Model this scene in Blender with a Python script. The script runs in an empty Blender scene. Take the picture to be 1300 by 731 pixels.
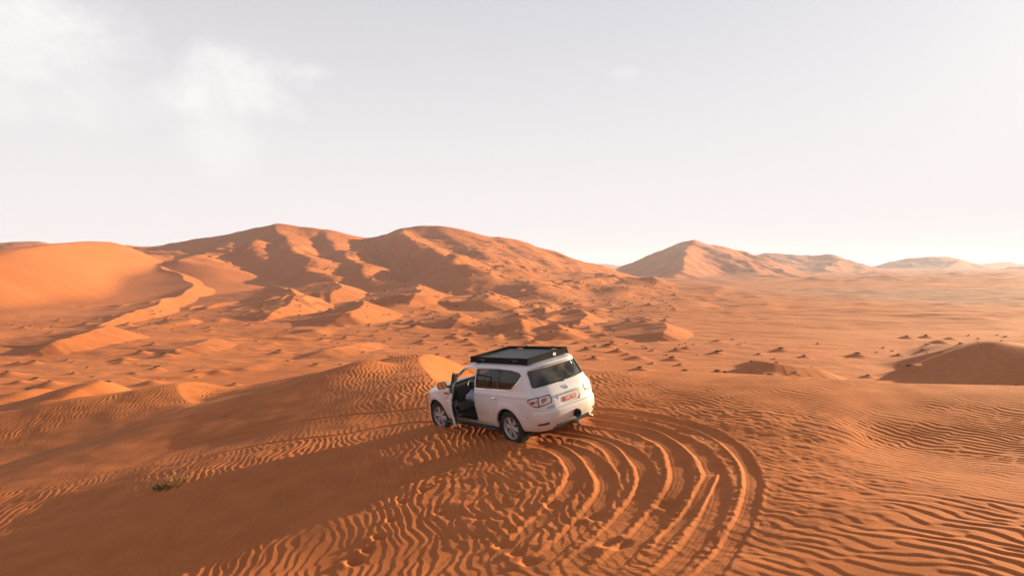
import bpy, bmesh, math, random
import numpy as np
from mathutils import Matrix, Vector
random.seed(7)
scene = bpy.context.scene
COL = scene.collection
RAD = math.radians

# ------------------------------------------------------------------ camera
CAM_Z = 4.06
FPX, W0, H0, HOR = 867.0, 1300.0, 731.0, 335.0
PITCH = math.atan((H0 / 2 - HOR) / FPX)
cam = bpy.data.cameras.new('camera')
cam.sensor_width = 36.0
cam.lens = 36.0 * FPX / W0
cam.clip_start, cam.clip_end = 0.1, 30000.0
camo = bpy.data.objects.new('camera', cam)
COL.objects.link(camo)
camo.location = (0, 0, CAM_Z)
camo.rotation_euler = (math.pi / 2 - PITCH, 0, 0)
scene.camera = camo

def ray(px, py):
    """direction with unit depth (y) of a picture point of the survey photograph"""
    a, b = (px - W0 / 2) / FPX, -(py - H0 / 2) / FPX
    c, s = math.cos(PITCH), math.sin(PITCH)
    y, z = c + b * s, -s + b * c
    return a / y, z / y

def P(px, py, d):
    a, b = ray(px, py)
    return (a * d, d, CAM_Z + b * d)

# ------------------------------------------------------------------ numpy noise
_rng = np.random.RandomState(11)
_perm = _rng.permutation(1024).astype(np.int32)
_perm = np.concatenate([_perm, _perm, _perm[:2]])
_ga = _rng.rand(1024) * 2 * np.pi
_gx, _gy = np.cos(_ga).astype(np.float32), np.sin(_ga).astype(np.float32)

def noise(x, y, seed=0):
    x = x + seed * 37.13; y = y - seed * 91.7
    xi, yi = np.floor(x), np.floor(y)
    xf, yf = (x - xi).astype(np.float32), (y - yi).astype(np.float32)
    xi = xi.astype(np.int64) & 1023; yi = yi.astype(np.int64) & 1023
    u = xf * xf * xf * (xf * (xf * 6 - 15) + 10); v = yf * yf * yf * (yf * (yf * 6 - 15) + 10)
    def g(i, j, dx, dy):
        h = _perm[_perm[(xi + i) & 1023] + ((yi + j) & 1023)]
        return _gx[h] * dx + _gy[h] * dy
    a = g(0, 0, xf, yf); b = g(1, 0, xf - 1, yf); c = g(0, 1, xf, yf - 1); d = g(1, 1, xf - 1, yf - 1)
    ab = a + u * (b - a); cd = c + u * (d - c)
    return (ab + v * (cd - ab)) * 1.5

def fbm(x, y, seed=0, octaves=4, gain=0.5):
    s = 0; a = 1.0; f = 1.0
    for o in range(octaves):
        s = s + a * noise(x * f, y * f, seed + o * 3)
        a *= gain; f *= 2.03
    return s

def sstep(a, b, x):
    t = np.clip((x - a) / (b - a), 0, 1)
    return t * t * (3 - 2 * t)

def smax(a, b, k):
    h = np.clip(0.5 + 0.5 * (a - b) / k, 0, 1)
    return b + (a - b) * h + k * h * (1 - h)

# ------------------------------------------------------------------ foreground dune: thin plate surface through surveyed points
GX, GY = 0.164, 0.017                       # slope of the sand under the car
CARX, CARY = 0.76, 16.2
def plane(x, y): return .02 + GX * (x - CARX) + GY * (y - CARY)
ctl = []
for x, y in ((0.76, 16.2), (-1.1, 18.6), (1.6, 16.9), (.1, 15.6), (-1.8, 18.1), (-.4, 19.2), (-2, 14.5), (-3.2, 17.5)):
    ctl.append((x, y, plane(x, y)))
for px, py, d in ((755, 478, 21.4), (850, 476, 21.2), (960, 475.5, 20.6), (1040, 485, 19.0), (1110, 494.5, 17.8), (1200, 493, 17.6), (1300, 490, 17.4),
                  (470, 459, 31), (400, 477, 29.5), (300, 506, 27.3), (200, 536, 25.8), (100, 563, 25.6), (0, 592, 25.4),
                  (0, 731, 12.2), (170, 731, 11.5), (450, 731, 10.2), (650, 731, 9.2), (850, 731, 8.2), (1050, 731, 7.5), (1300, 731, 6.9),
                  (1300, 600, 11.0), (1100, 560, 13.8),
                  (220, 612, 16.3), (100, 610, 19.2), (350, 560, 19.8), (250, 560, 22.3), (60, 640, 17.3),
                  (0, 574, 29), (60, 568, 29.5), (130, 548, 31), (230, 516, 33.5),
                  (0, 550, 31), (120, 525, 34)):
    ctl.append(P(px, py, d))
ctl += [(4.5, 14, .38), (3, 12.5, .20), (5, 11, .46), (2, 11, .02), (7, 14, .62), (.2, 13, -.16), (3, 16.5, .27), (-2.4, 25, -.34), (-2.6, 29.5, -1.15), (-3.2, 31.8, -1.55), (-1, 32, -1.7), (1.5, 28, -.9), (3, 27, -.4), (8, 26, -.3), (13, 23, -.4), (20, 20, -.3), (28, 16, -1.2), (3, 36, -3.4), (12, 34, -3.6), (24, 30, -3.9), (-3, 38, -2.8), (-8, 38, -4.6),
        (3, 50, -8.2), (20, 46, -8.3), (-12, 45, -7), (-22, 45, -7.2), (-34, 44, -7.5), (-30, 36, -5.2), (-34, 26, -5.5), (-28, 16, -4.5), (-20, 8, -3.2),
        (40, 36, -8.5), (44, 18, -5.0), (36, 4, -2.0), (22, 4, .6), (10, 0, .8), (0, 0, .1), (-8, 0, -1.1), (0, -15, .2), (-20, -12, -3), (20, -15, .4),
        (0, 66, -10), (30, 62, -10), (-30, 62, -9.5), (-52, 50, -9.5), (60, 50, -10), (60, 20, -8.5), (-52, 20, -8.5), (-48, -10, -7), (50, -14, -4), (0, -40, -2.5), (-30, -40, -6), (35, -40, -3)]
_c = np.array(ctl)
def _tps_fit(c, lam=0.15):
    n = len(c)
    d = np.hypot(c[:, None, 0] - c[None, :, 0], c[:, None, 1] - c[None, :, 1])
    K = d * d * np.log(d + 1e-9) + lam * np.eye(n)
    Q = np.c_[np.ones(n), c[:, :2]]
    A = np.block([[K, Q], [Q.T, np.zeros((3, 3))]])
    return np.linalg.solve(A, np.r_[c[:, 2], 0, 0, 0])
_w = _tps_fit(_c)
def tps(x, y):
    s = _w[-3] + _w[-2] * x + _w[-1] * y
    for (cx, cy, _), w in zip(ctl, _w):
        d2 = (x - cx) ** 2 + (y - cy) ** 2
        s = s + w * 0.5 * d2 * np.log(d2 + 1e-9)
    return s

# ------------------------------------------------------------------ dune ridges
def ridge(x, y, pts, sl, sr, rl=2.0, rr=0.3, mask=False):
    """height of a dune with crest polyline pts (x, y, z); slope sl on the left of the direction of travel, sr on its right"""
    best = np.full(x.shape, 1e18); zc = np.zeros(x.shape); side = np.zeros(x.shape)
    for (x0, y0, z0), (x1, y1, z1) in zip(pts[:-1], pts[1:]):
        dx, dy = x1 - x0, y1 - y0
        t = np.clip(((x - x0) * dx + (y - y0) * dy) / (dx * dx + dy * dy), 0, 1)
        ex, ey = x - (x0 + t * dx), y - (y0 + t * dy)
        d2 = ex * ex + ey * ey
        m = d2 < best
        best = np.where(m, d2, best); zc = np.where(m, z0 + t * (z1 - z0), zc)
        side = np.where(m, (dx * ey - dy * ex) / (math.hypot(dx, dy) * np.sqrt(d2 + 1e-9)), side)
    d = np.sqrt(best)
    left = sl * (np.sqrt(d * d + rl * rl) - rl); right = sr * (np.sqrt(d * d + rr * rr) - rr)
    w = sstep(-.8, .8, side)
    h = zc - (left * w + right * (1 - w))
    return (h, side < 0) if mask else h

def crescent(x, y, pts, slip):
    best = np.full(x.shape, 1e18); hc = np.zeros(x.shape); side = np.zeros(x.shape); tt = np.zeros(x.shape); n = len(pts) - 1
    for i, ((x0, y0, z0), (x1, y1, z1)) in enumerate(zip(pts[:-1], pts[1:])):
        dx, dy = x1 - x0, y1 - y0
        t = np.clip(((x - x0) * dx + (y - y0) * dy) / (dx * dx + dy * dy), 0, 1)
        ex, ey = x - (x0 + t * dx), y - (y0 + t * dy)
        d2 = ex * ex + ey * ey; m = d2 < best
        best = np.where(m, d2, best); hc = np.where(m, z0 + t * (z1 - z0), hc); tt = np.where(m, (i + t) / n, tt)
        side = np.where(m, (dx * ey - dy * ex) / (math.hypot(dx, dy) * np.sqrt(d2 + 1e-9)), side)
    d = np.sqrt(best); hc = hc * sstep(0, .22, tt) * sstep(1.0, .7, tt) + 1e-3
    a = np.maximum(0, 1 - d * slip / hc); g = np.maximum(0, 1 - d / (8 * hc)) ** 2
    w = sstep(-.6, .6, side)
    return .84 * hc * (a * w + g * (1 - w))

def refine(pts, n=5):
    """Catmull-Rom subdivision of a polyline"""
    p = np.array(pts); out = []
    q = np.vstack([2 * p[0] - p[1], p, 2 * p[-1] - p[-2]])
    for i in range(len(p) - 1):
        a, b, c, d = q[i:i + 4]
        for t in np.arange(n) / n:
            out.append(0.5 * (2 * b + (c - a) * t + (2 * a - 5 * b + 4 * c - d) * t * t + (3 * b - a - 3 * c + d) * t ** 3))
    out.append(p[-1])
    return [tuple(v) for v in out]

PP = lambda *a: refine([P(*q) for q in a], 4)
# (crest, slope left, slope right, round left, round right, smoothing)
SP = lambda d0, f, *a: PP(*[(px, py, d0 - (d0 - d) * f) for px, py, d in a])
NEAR = [
    (PP((552, 484, 25.0), (540, 472, 28.2), (531, 458, 32), (540, 450.5, 34.5), (562, 453, 36), (588, 464, 37)), .22, .56, 1.2, .12, .2),
    (PP((243, 514, 32.0), (229, 502, 34), (224, 491, 36), (245, 487, 38.5), (275, 489.5, 41), (297, 498, 43)), .22, .5, 1.5, .15, .4),
    (PP((0, 525, 33), (75, 511, 34), (165, 500, 35), (224, 491, 36)), .3, .30, 1.5, 1.6, .5),
    (PP((75, 507, 46), (100, 493, 48), (128, 484, 50), (150, 489, 53), (168, 500, 56)), .3, .5, 1.5, .3, .4),
    (PP((-40, 520, 47), (0, 508, 50), (25, 497, 52), (55, 488, 55), (97, 491, 58)), .25, .36, 1.5, 1.0, .5),
]
FAR = [   # the high dunes: (crest, slopes, rounding, smoothing)
    # big smooth dune at the left
    (PP((-60, 333, 205), (0, 321, 225), (50, 313, 255), (105, 307, 285), (140, 309, 305), (170, 316, 325), (180, 322, 335)), .26, .52, 10, 3, 2.5),
    # main massif skyline
    (PP((150, 327, 470), (178, 317, 455), (250, 303, 445), (300, 295, 440), (355, 284.5, 430), (385, 288, 430), (420, 294, 430), (462, 303, 440), (490, 297, 440), (512, 290, 435), (545, 287.5, 435), (580, 291, 435), (620, 299, 440), (660, 307, 450), (700, 321, 465), (740, 336, 480)), .5, .40, 6, 3, 4),
    # spurs towards us
    (SP(440, 1.5, (303, 295, 440), (295, 303, 418), (280, 313, 395), (250, 323, 370), (225, 330, 350)), .22, .46, 3, 2, 2),
    (SP(430, 1.5, (355, 285, 430), (357, 299, 405), (368, 313, 385), (384, 326, 365), (390, 345, 335)), .25, .50, 2, 2, 2),
    (SP(430, 1.5, (415, 293, 430), (418, 306, 405), (430, 318, 385), (445, 330, 365), (460, 350, 330)), .24, .52, 2, 2, 2),
    (SP(435, 1.5, (512, 290, 435), (520, 300, 412), (535, 311, 390), (560, 323, 365), (590, 340, 335)), .22, .50, 2, 2, 2),
    (SP(435, 1.3, (562, 289, 435), (580, 305, 405), (610, 322, 375), (650, 345, 335), (680, 368, 290)), .24, .40, 4, 3, 3),
    (SP(446, 1.2, (640, 303, 446), (665, 320, 415), (700, 338, 385), (760, 362, 330), (790, 380, 270)), .30, .30, 4, 3, 3),
    (SP(436, 1.5, (330, 290, 436), (325, 305, 405), (320, 322, 375)), .26, .44, 3, 2, 2),
    # hill right of centre
    (SP(900, 2.2, (878, 306, 900), (873, 316, 872), (867, 328, 842), (871, 340, 815), (860, 351, 790)), .52, .40, 3, 2, 4),
    (PP((868, 307, 900), (885, 306, 905), (905, 313, 915), (950, 323, 935), (985, 334, 960), (1020, 345, 985)), .5, .34, 4, 4, 5),
    (SP(915, 1.6, (905, 313, 915), (925, 325, 885), (950, 338, 850), (960, 349, 810)), .34, .3, 3, 2, 5),
    (SP(935, 1.6, (950, 323, 935), (975, 335, 905), (1000, 347, 860)), .34, .3, 3, 2, 5),
    # farther hills
    (PP((957, 324, 1300), (975, 322, 1300), (1020, 324, 1290), (1054, 325, 1280), (1080, 334, 1290), (1110, 342, 1300)), .4, .22, 6, 5, 6),
    (SP(1280, 2.2, (1054, 325, 1280), (1062, 333, 1240), (1045, 340, 1190), (1060, 347, 1140)), .5, .36, 4, 3, 6),
    (PP((1150, 328, 1700), (1185, 325.5, 1690), (1212, 328, 1680), (1222, 332, 1680), (1250, 342, 1700)), .4, .22, 6, 5, 6),
    (SP(1680, 2.0, (1218, 329, 1680), (1212, 335, 1620), (1200, 342, 1560), (1215, 350, 1480)), .5, .36, 4, 3, 6),
    (PP((-60, 312, 640), (0, 308, 650), (45, 307, 660), (85, 314, 670)), .4, .5, 6, 4, 5),
    (PP((1190, 340, 2700), (1235, 336, 2650), (1272, 332, 2600), (1310, 335, 2600), (1360, 331, 2600), (1440, 336, 2600)), .3, .2, 10, 8, 8),
    (PP((1240, 347, 1500), (1275, 341, 1450), (1310, 338, 1400), (1370, 339, 1400)), .3, .22, 8, 6, 6),
    (PP((745, 338, 2300), (765, 334.5, 2300), (790, 338, 2300)), .3, .3, 10, 8, 8),
]
PLAIN = -10.0

# wheel tracks (picture polylines of rut centres, half width, depth)
def _ground_hit(px, py):
    a, b = ray(px, py)
    d = np.linspace(4, 60, 6000)
    z = tps(a * d, d)
    k = np.argmax(CAM_Z + b * d < z)
    return (a * d[k], d[k])
def _c5(*pts): return [(680 + x / 4.3, 520 + y / 4.3) for x, y in pts]
TRACKS = [
    (_c5((150, 5), (330, 10), (500, 25), (700, 62), (850, 95), (960, 130), (1065, 195), (1150, 285), (1185, 385), (1178, 480), (1150, 570), (1105, 660), (1040, 770), (940, 900), (830, 1020)), .17, .05),
    (_c5((200, 40), (420, 62), (600, 100), (730, 145), (840, 195), (925, 260), (975, 340), (1000, 425), (990, 505), (950, 595), (890, 690), (790, 800), (680, 910), (560, 1020)), .22, .055),
    (_c5((120, 62), (280, 72), (430, 92), (570, 122), (675, 165), (750, 228), (785, 305), (790, 390), (762, 455), (700, 540), (650, 600), (560, 700), (440, 820), (300, 950)), .22, .05),
    (_c5((0, 110), (150, 120), (300, 150), (420, 190), (520, 235), (580, 290), (600, 360), (588, 445), (545, 520), (480, 600), (390, 690), (270, 800), (140, 910)), .20, .045),
    (_c5((-60, 130), (100, 135), (260, 155), (360, 190), (425, 240), (450, 300), (445, 360), (430, 400)), .16, .035),
    (_c5((-50, 195), (60, 200), (160, 212), (260, 250), (340, 310), (385, 375), (388, 430), (355, 505), (290, 585), (190, 690), (70, 800), (-60, 900)), .22, .05),
    (_c5((-160, 185), (-40, 188), (80, 205), (160, 250), (212, 320), (208, 400), (150, 475), (60, 570), (-50, 670), (-140, 760)), .20, .045),
    (_c5((960, 350), (925, 420), (880, 500), (820, 590), (730, 680), (640, 780)), .12, .03),
    ([(545, 519), (500, 524), (440, 530), (380, 538), (325, 548), (250, 565), (175, 585), (100, 606), (40, 625)], .13, .038),
    ([(560, 538), (500, 541), (430, 555), (380, 561), (325, 568), (270, 580), (200, 598), (120, 622)], .13, .036),
    ([(640, 520), (600, 512), (560, 512)], .2, .04),
]
TRACKS_W = [(refine([_ground_hit(*p) + (0,) for p in t], 4), hw, dp) for t, hw, dp in TRACKS]
PITS = [_ground_hit(*p) + (r, dp) for p, r, dp in (((512, 637), .16, .09), ((481, 681), .17, .09), ((450, 712), .2, .1), ((600, 586), .13, .06), ((575, 598), .14, .07), ((556, 611), .13, .06), ((538, 622), .14, .07), ((590, 578), .13, .06), ((497, 660), .14, .07), ((466, 697), .15, .08), ((640, 690), .22, .07), ((655, 703), .18, .06), ((672, 715), .2, .07), ((610, 655), .2, .05), ((700, 640), .2, .06), ((760, 655), .25, .07), ((780, 690), .3, .07), ((850, 640), .25, .06), ((560, 650), .15, .06))]

def hash2(i, j, k):
    h = (i * 374761393 + j * 668265263 + k * 1274126177) & 0xffffffff
    h = ((h ^ (h >> 13)) * 1274126177) & 0xffffffff
    return ((h ^ (h >> 16)) & 0xffff) / 65535.0

CELL = 5.0
def mound_props(ci, cj):
    ci = ci.astype(np.int64); cj = cj.astype(np.int64)
    mx = (ci + .15 + .7 * hash2(ci, cj, 1)) * CELL; my = (cj + .15 + .7 * hash2(ci, cj, 2)) * CELL
    dens = .52 + .9 * noise(mx / 55, my / 55, 5) + .9 * noise(mx / 19, my / 19, 6)
    dens = dens + .55 * np.exp(-((mx - 30) / 26) ** 2 - ((my - 105) / 26) ** 2)
    on = hash2(ci, cj, 3) < dens
    s = .22 + hash2(ci, cj, 4) ** 2.6 * 1.2
    # nothing grows on the near dune nor on the high slip faces and the bare pan
    on &= (np.hypot(mx, my - 15) > 58) & ~((mx > .24 * my) & (my > 135)) & (np.hypot((mx + 165) / 1.6, (my - 250) / 2) > 55)
    return mx, my, s, on

def valley(x, y, r):
    base = PLAIN + 0.6 * fbm(x / 90, y / 60, 1, 3) * sstep(40, 120, r)
    apron = sstep(150, 20, x + .42 * (y - 330) + 18 * noise(x / 110, y / 110, 9))     # the floor rises to the massif
    base = base + 16 * apron * sstep(140, 460, y + 14 * noise(x / 80, y / 80, 10)) ** 1.6 + 1.0 * sstep(600, 1600, r)
    return base + 9 * sstep(-70, -200, x) * sstep(150, 300, y)

def PB(*pts):
    # crest points given by where they appear and how far they stand above the valley floor
    out = []
    for px, py, hh in pts:
        a, b_ = ray(px, py); d = np.linspace(66, 520, 2000)
        f = CAM_Z + b_ * d - valley(a * d, d, np.hypot(a * d, d)) - hh
        k = int(np.argmax(f < 0)) if (f < 0).any() else 1999
        out.append((a * d[k], d[k], hh))
    return refine(out, 4)

MID = [   # shaded dune at the right, low dunes of the valley
    (PP((1060, 474, 103), (1106, 467, 100), (1161, 458, 96), (1217, 444, 91), (1251, 433, 87), (1283, 437, 83), (1330, 444, 77), (1400, 452, 70)), .16, .31, 3, 1.2, .7),
    (PP((1100, 455, 122), (1112, 452, 120), (1150, 444, 115), (1179, 439, 110), (1224, 436.5, 100), (1251, 434, 90)), .14, .34, 2, 1.2, .7),
]
BUMPS = [   # low crescent dunes: slip faces towards the sun; (crest with height above the floor, slip slope)
    (PB((1085, 470, .8), (1044, 464, 1.8), (995, 456, 2.6), (960, 452.5, 2.6), (925, 455, 1.6)), .36),
    (PB((722, 386, 2.6), (742, 395, 2.4), (735, 408, 1.6)), .40),
    (PB((792, 388, 2.6), (836, 408, 2.2), (846, 418, 1.8), (836, 426, 1.2)), .36),
    (PB((655, 392, 3), (668, 402, 2.6), (650, 416, 1.8)), .40),
    (PB((690, 406, 2.0), (712, 415, 1.8), (700, 424, 1.2)), .36),
    (PB((197, 329, 3.24), (212, 340, 3.24), (232, 351, 3.24), (242, 360, 3.24), (224, 374, 3.06), (190, 388, 2.52), (130, 405, 1.98), (70, 420, 1.35)), .45),
    (PB((338, 352, 5.85), (352, 358, 5.58), (372, 366, 5.22), (376, 374, 4.50), (350, 388, 3.42), (320, 398, 2.34)), .45),
    (PB((466, 378, 4.50), (462, 384, 4.14), (440, 392, 3.42), (410, 402, 2.34)), .48),
    (PB((575, 392, 2.70), (592, 400, 2.34), (570, 410, 1.44)), .40),
    (PB((150, 408, 2.88), (130, 414, 2.70), (80, 428, 2.16), (20, 440, 1.44)), .40),
    (PB((280, 427, 0.90), (240, 436, 1.08), (180, 446, 0.72)), .24),
    (PB((480, 427, 0.90), (440, 438, 1.08), (380, 450, 0.72)), .24),
    (PB((420, 352, 5.40), (430, 362, 4.95), (415, 372, 4.05)), .42),
    (PB((520, 352, 5.40), (535, 366, 4.95), (515, 380, 3.60)), .40),
    (PB((610, 362, 4.50), (618, 374, 4.05), (596, 384, 2.70)), .40),
]

def terrain(x, y):
    r = np.hypot(x, y)
    z = np.empty(x.shape)
    # ---- far and middle ground
    base = valley(x, y, r)
    wx = x + 4.5 * fbm(x / 60, y / 60, 21, 2) * sstep(100, 260, r); wy = y + 4.5 * fbm(x / 60, y / 60, 31, 2) * sstep(100, 260, r)
    h = base.copy()
    m = r > 150
    hm = h[m]; xm, ym = wx[m], wy[m]
    for c, sl, sr, rl, rr, k in FAR:
        hm = smax(ridge(xm, ym, c, sl, sr, rl, rr), hm, k)
    h[m] = hm
    lift = np.clip((h - base) / 12, 0, 1)
    # hummocky relief of the lower slopes
    hum = fbm(x / 34, y / 24, 41, 3, .45)
    crestfade = 1 - .85 * sstep(13, 26, h)
    slopey = sstep(-8, 0, base)
    rough = sstep(70, 130, r) * (0.35 + 1.0 * np.maximum(lift, slopey) * 1.6 * crestfade) * sstep(6000, 1500, r)
    smooth_l = sstep(60, 20, np.hypot((x + 165) / 1.6, (y - 250) / 2))     # the smooth big slip face
    rough = rough * (1 - .9 * smooth_l)
    far_s = 1 + .5 * sstep(500, 1200, r)
    h = h + rough * (1.0 * hum * far_s + .35 * np.maximum(0, fbm(x / 11, y / 8, 51, 2)) * sstep(1500, 700, r))
    fr = sstep(420, 640, y) * sstep(1900, 1200, y) * sstep(-60, 60, x - .12 * y)
    h = h + fr * (2.4 * np.maximum(0, fbm(x / 75, y / 42, 181, 3)) + 1.2 * fbm(x / 30, y / 20, 185, 2))
    h = h + .14 * fbm(x / 6.5, y / 3.6, 189, 3) * sstep(78, 110, r) * sstep(520, 300, r) * sstep(70, 0, x - .2 * y) * (1 - .9 * smooth_l)
    h = h + .45 * fbm(x / 26, y / 12, 187, 3) * sstep(110, 180, y) * sstep(20, 80, x) * sstep(900, 500, y)
    m = (r > 72) & (r < 460)
    xb, yb = x[m], y[m]
    wxb = xb + 7 * fbm(xb / 38, yb / 38, 131, 3); wyb = yb + 7 * fbm(xb / 38, yb / 38, 141, 3)
    rs = np.random.RandomState(8); S = 0
    for k in range(7):
        a = RAD(-22 + rs.uniform(-28, 28)); kk = 2 * np.pi / (30 * rs.uniform(.7, 1.4))
        S = S + np.exp(1j * (kk * (wxb * math.cos(a) + wyb * math.sin(a)) + rs.uniform(0, 6.28)))
    ph = np.angle(S) / (2 * np.pi) + .5; am = np.clip(np.abs(S) / 2.2, 0, 1.2)
    saw = np.where(ph < .62, (np.maximum(ph, 0) / .62) ** 1.4, sstep(1.0, .62, ph))
    am = sstep(.25, 1.0, am)
    pm = sstep(-.25, .55, fbm(xb / 70, yb / 70, 151, 2)) * (.35 + .65 * sstep(90, -10, xb - .35 * (yb - 200)))
    S2 = 0
    w2 = wxb + 2.5 * noise(xb / 12, yb / 12, 161); v2 = wyb + 2.5 * noise(xb / 12, yb / 12, 163)
    for k in range(7):
        a = RAD(-15 + rs.uniform(-35, 35)); kk = 2 * np.pi / (10.5 * rs.uniform(.7, 1.4))
        S2 = S2 + np.exp(1j * (kk * (w2 * math.cos(a) + v2 * math.sin(a)) + rs.uniform(0, 6.28)))
    p2 = np.angle(S2) / (2 * np.pi) + .5; a2 = np.clip(np.abs(S2) / 2.4, 0, 1.2)
    saw2 = np.where(p2 < .62, (np.maximum(p2, 0) / .62) ** 1.4, sstep(1.0, .62, p2)); a2 = sstep(.25, 1.0, a2)
    pm2 = sstep(-.1, .6, fbm(xb / 40, yb / 40, 171, 2)) * (.15 + .85 * sstep(60, -20, xb - .30 * (yb - 120)))
    h[m] += (.34 + .56 * sstep(110, 180, r[m])) * saw2 * a2 * pm2 * sstep(72, 95, r[m]) * sstep(460, 380, r[m]) * (1 - .95 * smooth_l[m])
    h[m] += 2.0 * saw * am * pm * sstep(120, 215, r[m]) * sstep(460, 380, r[m]) * (1 - .9 * smooth_l[m])
    hm = h[m]; wa = .25 + 1.6 * sstep(120, 200, r[m]); xm = x[m] + wa * fbm(x[m] / 14, y[m] / 14, 61, 3); ym = y[m] + wa * fbm(x[m] / 14, y[m] / 14, 71, 3)
    for c, sl, sr, rl, rr, k in MID:
        hm = smax(ridge(xm, ym, c, sl, sr, rl, rr), hm, k)
    bump = np.zeros(xm.shape)
    xw = x[m] + 2.2 * noise(x[m] / 22, y[m] / 22, 61); yw = y[m] + 2.2 * noise(x[m] / 22, y[m] / 22, 71)
    for c, s in BUMPS: bump = np.maximum(bump, crescent(xw, yw, c, s))
    hm = hm + bump
    # shrub mounds
    ci, cj = np.floor(x[m] / CELL), np.floor(y[m] / CELL)
    add = np.zeros(xm.shape)
    for i in (-1, 0, 1):
        for j in (-1, 0, 1):
            mx, my, s, on = mound_props(ci + i, cj + j)
            dx, dy = x[m] - mx, y[m] - my
            d2 = (dx / (1.25 * s)) ** 2 + (dy / (1.0 * s)) ** 2
            add = add + np.where(on, .42 * s * np.exp(-d2 * 1.3), 0)
    h[m] = hm + add * sstep(420, 330, r[m])
    # ---- near dune
    n = r < 110
    xn, yn = x[n], y[n]
    f = tps(xn, yn)
    slip = np.zeros(f.shape)
    for c, sl, sr, rl, rr, k in NEAR:
        g, rm = ridge(xn, yn, c, sl, sr, rl, rr, mask=True)
        if sr > .45: slip = np.maximum(slip, np.where(rm, sstep(-.12, .05, g - f), 0) * 1.0)
        f = smax(g, f, k)
    slipmask = np.zeros(x.shape); slipmask[n] = slip
    w = sstep(72, 54, np.hypot(xn, yn - 12))
    hn = h[n]
    h[n] = np.maximum(f, -30) * w + hn * (1 - w)
    # ---- relief of the near dune
    q = r < 75
    h[q] += detail(x[q], y[q], r[q], slipmask[q])
    return h

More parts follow.
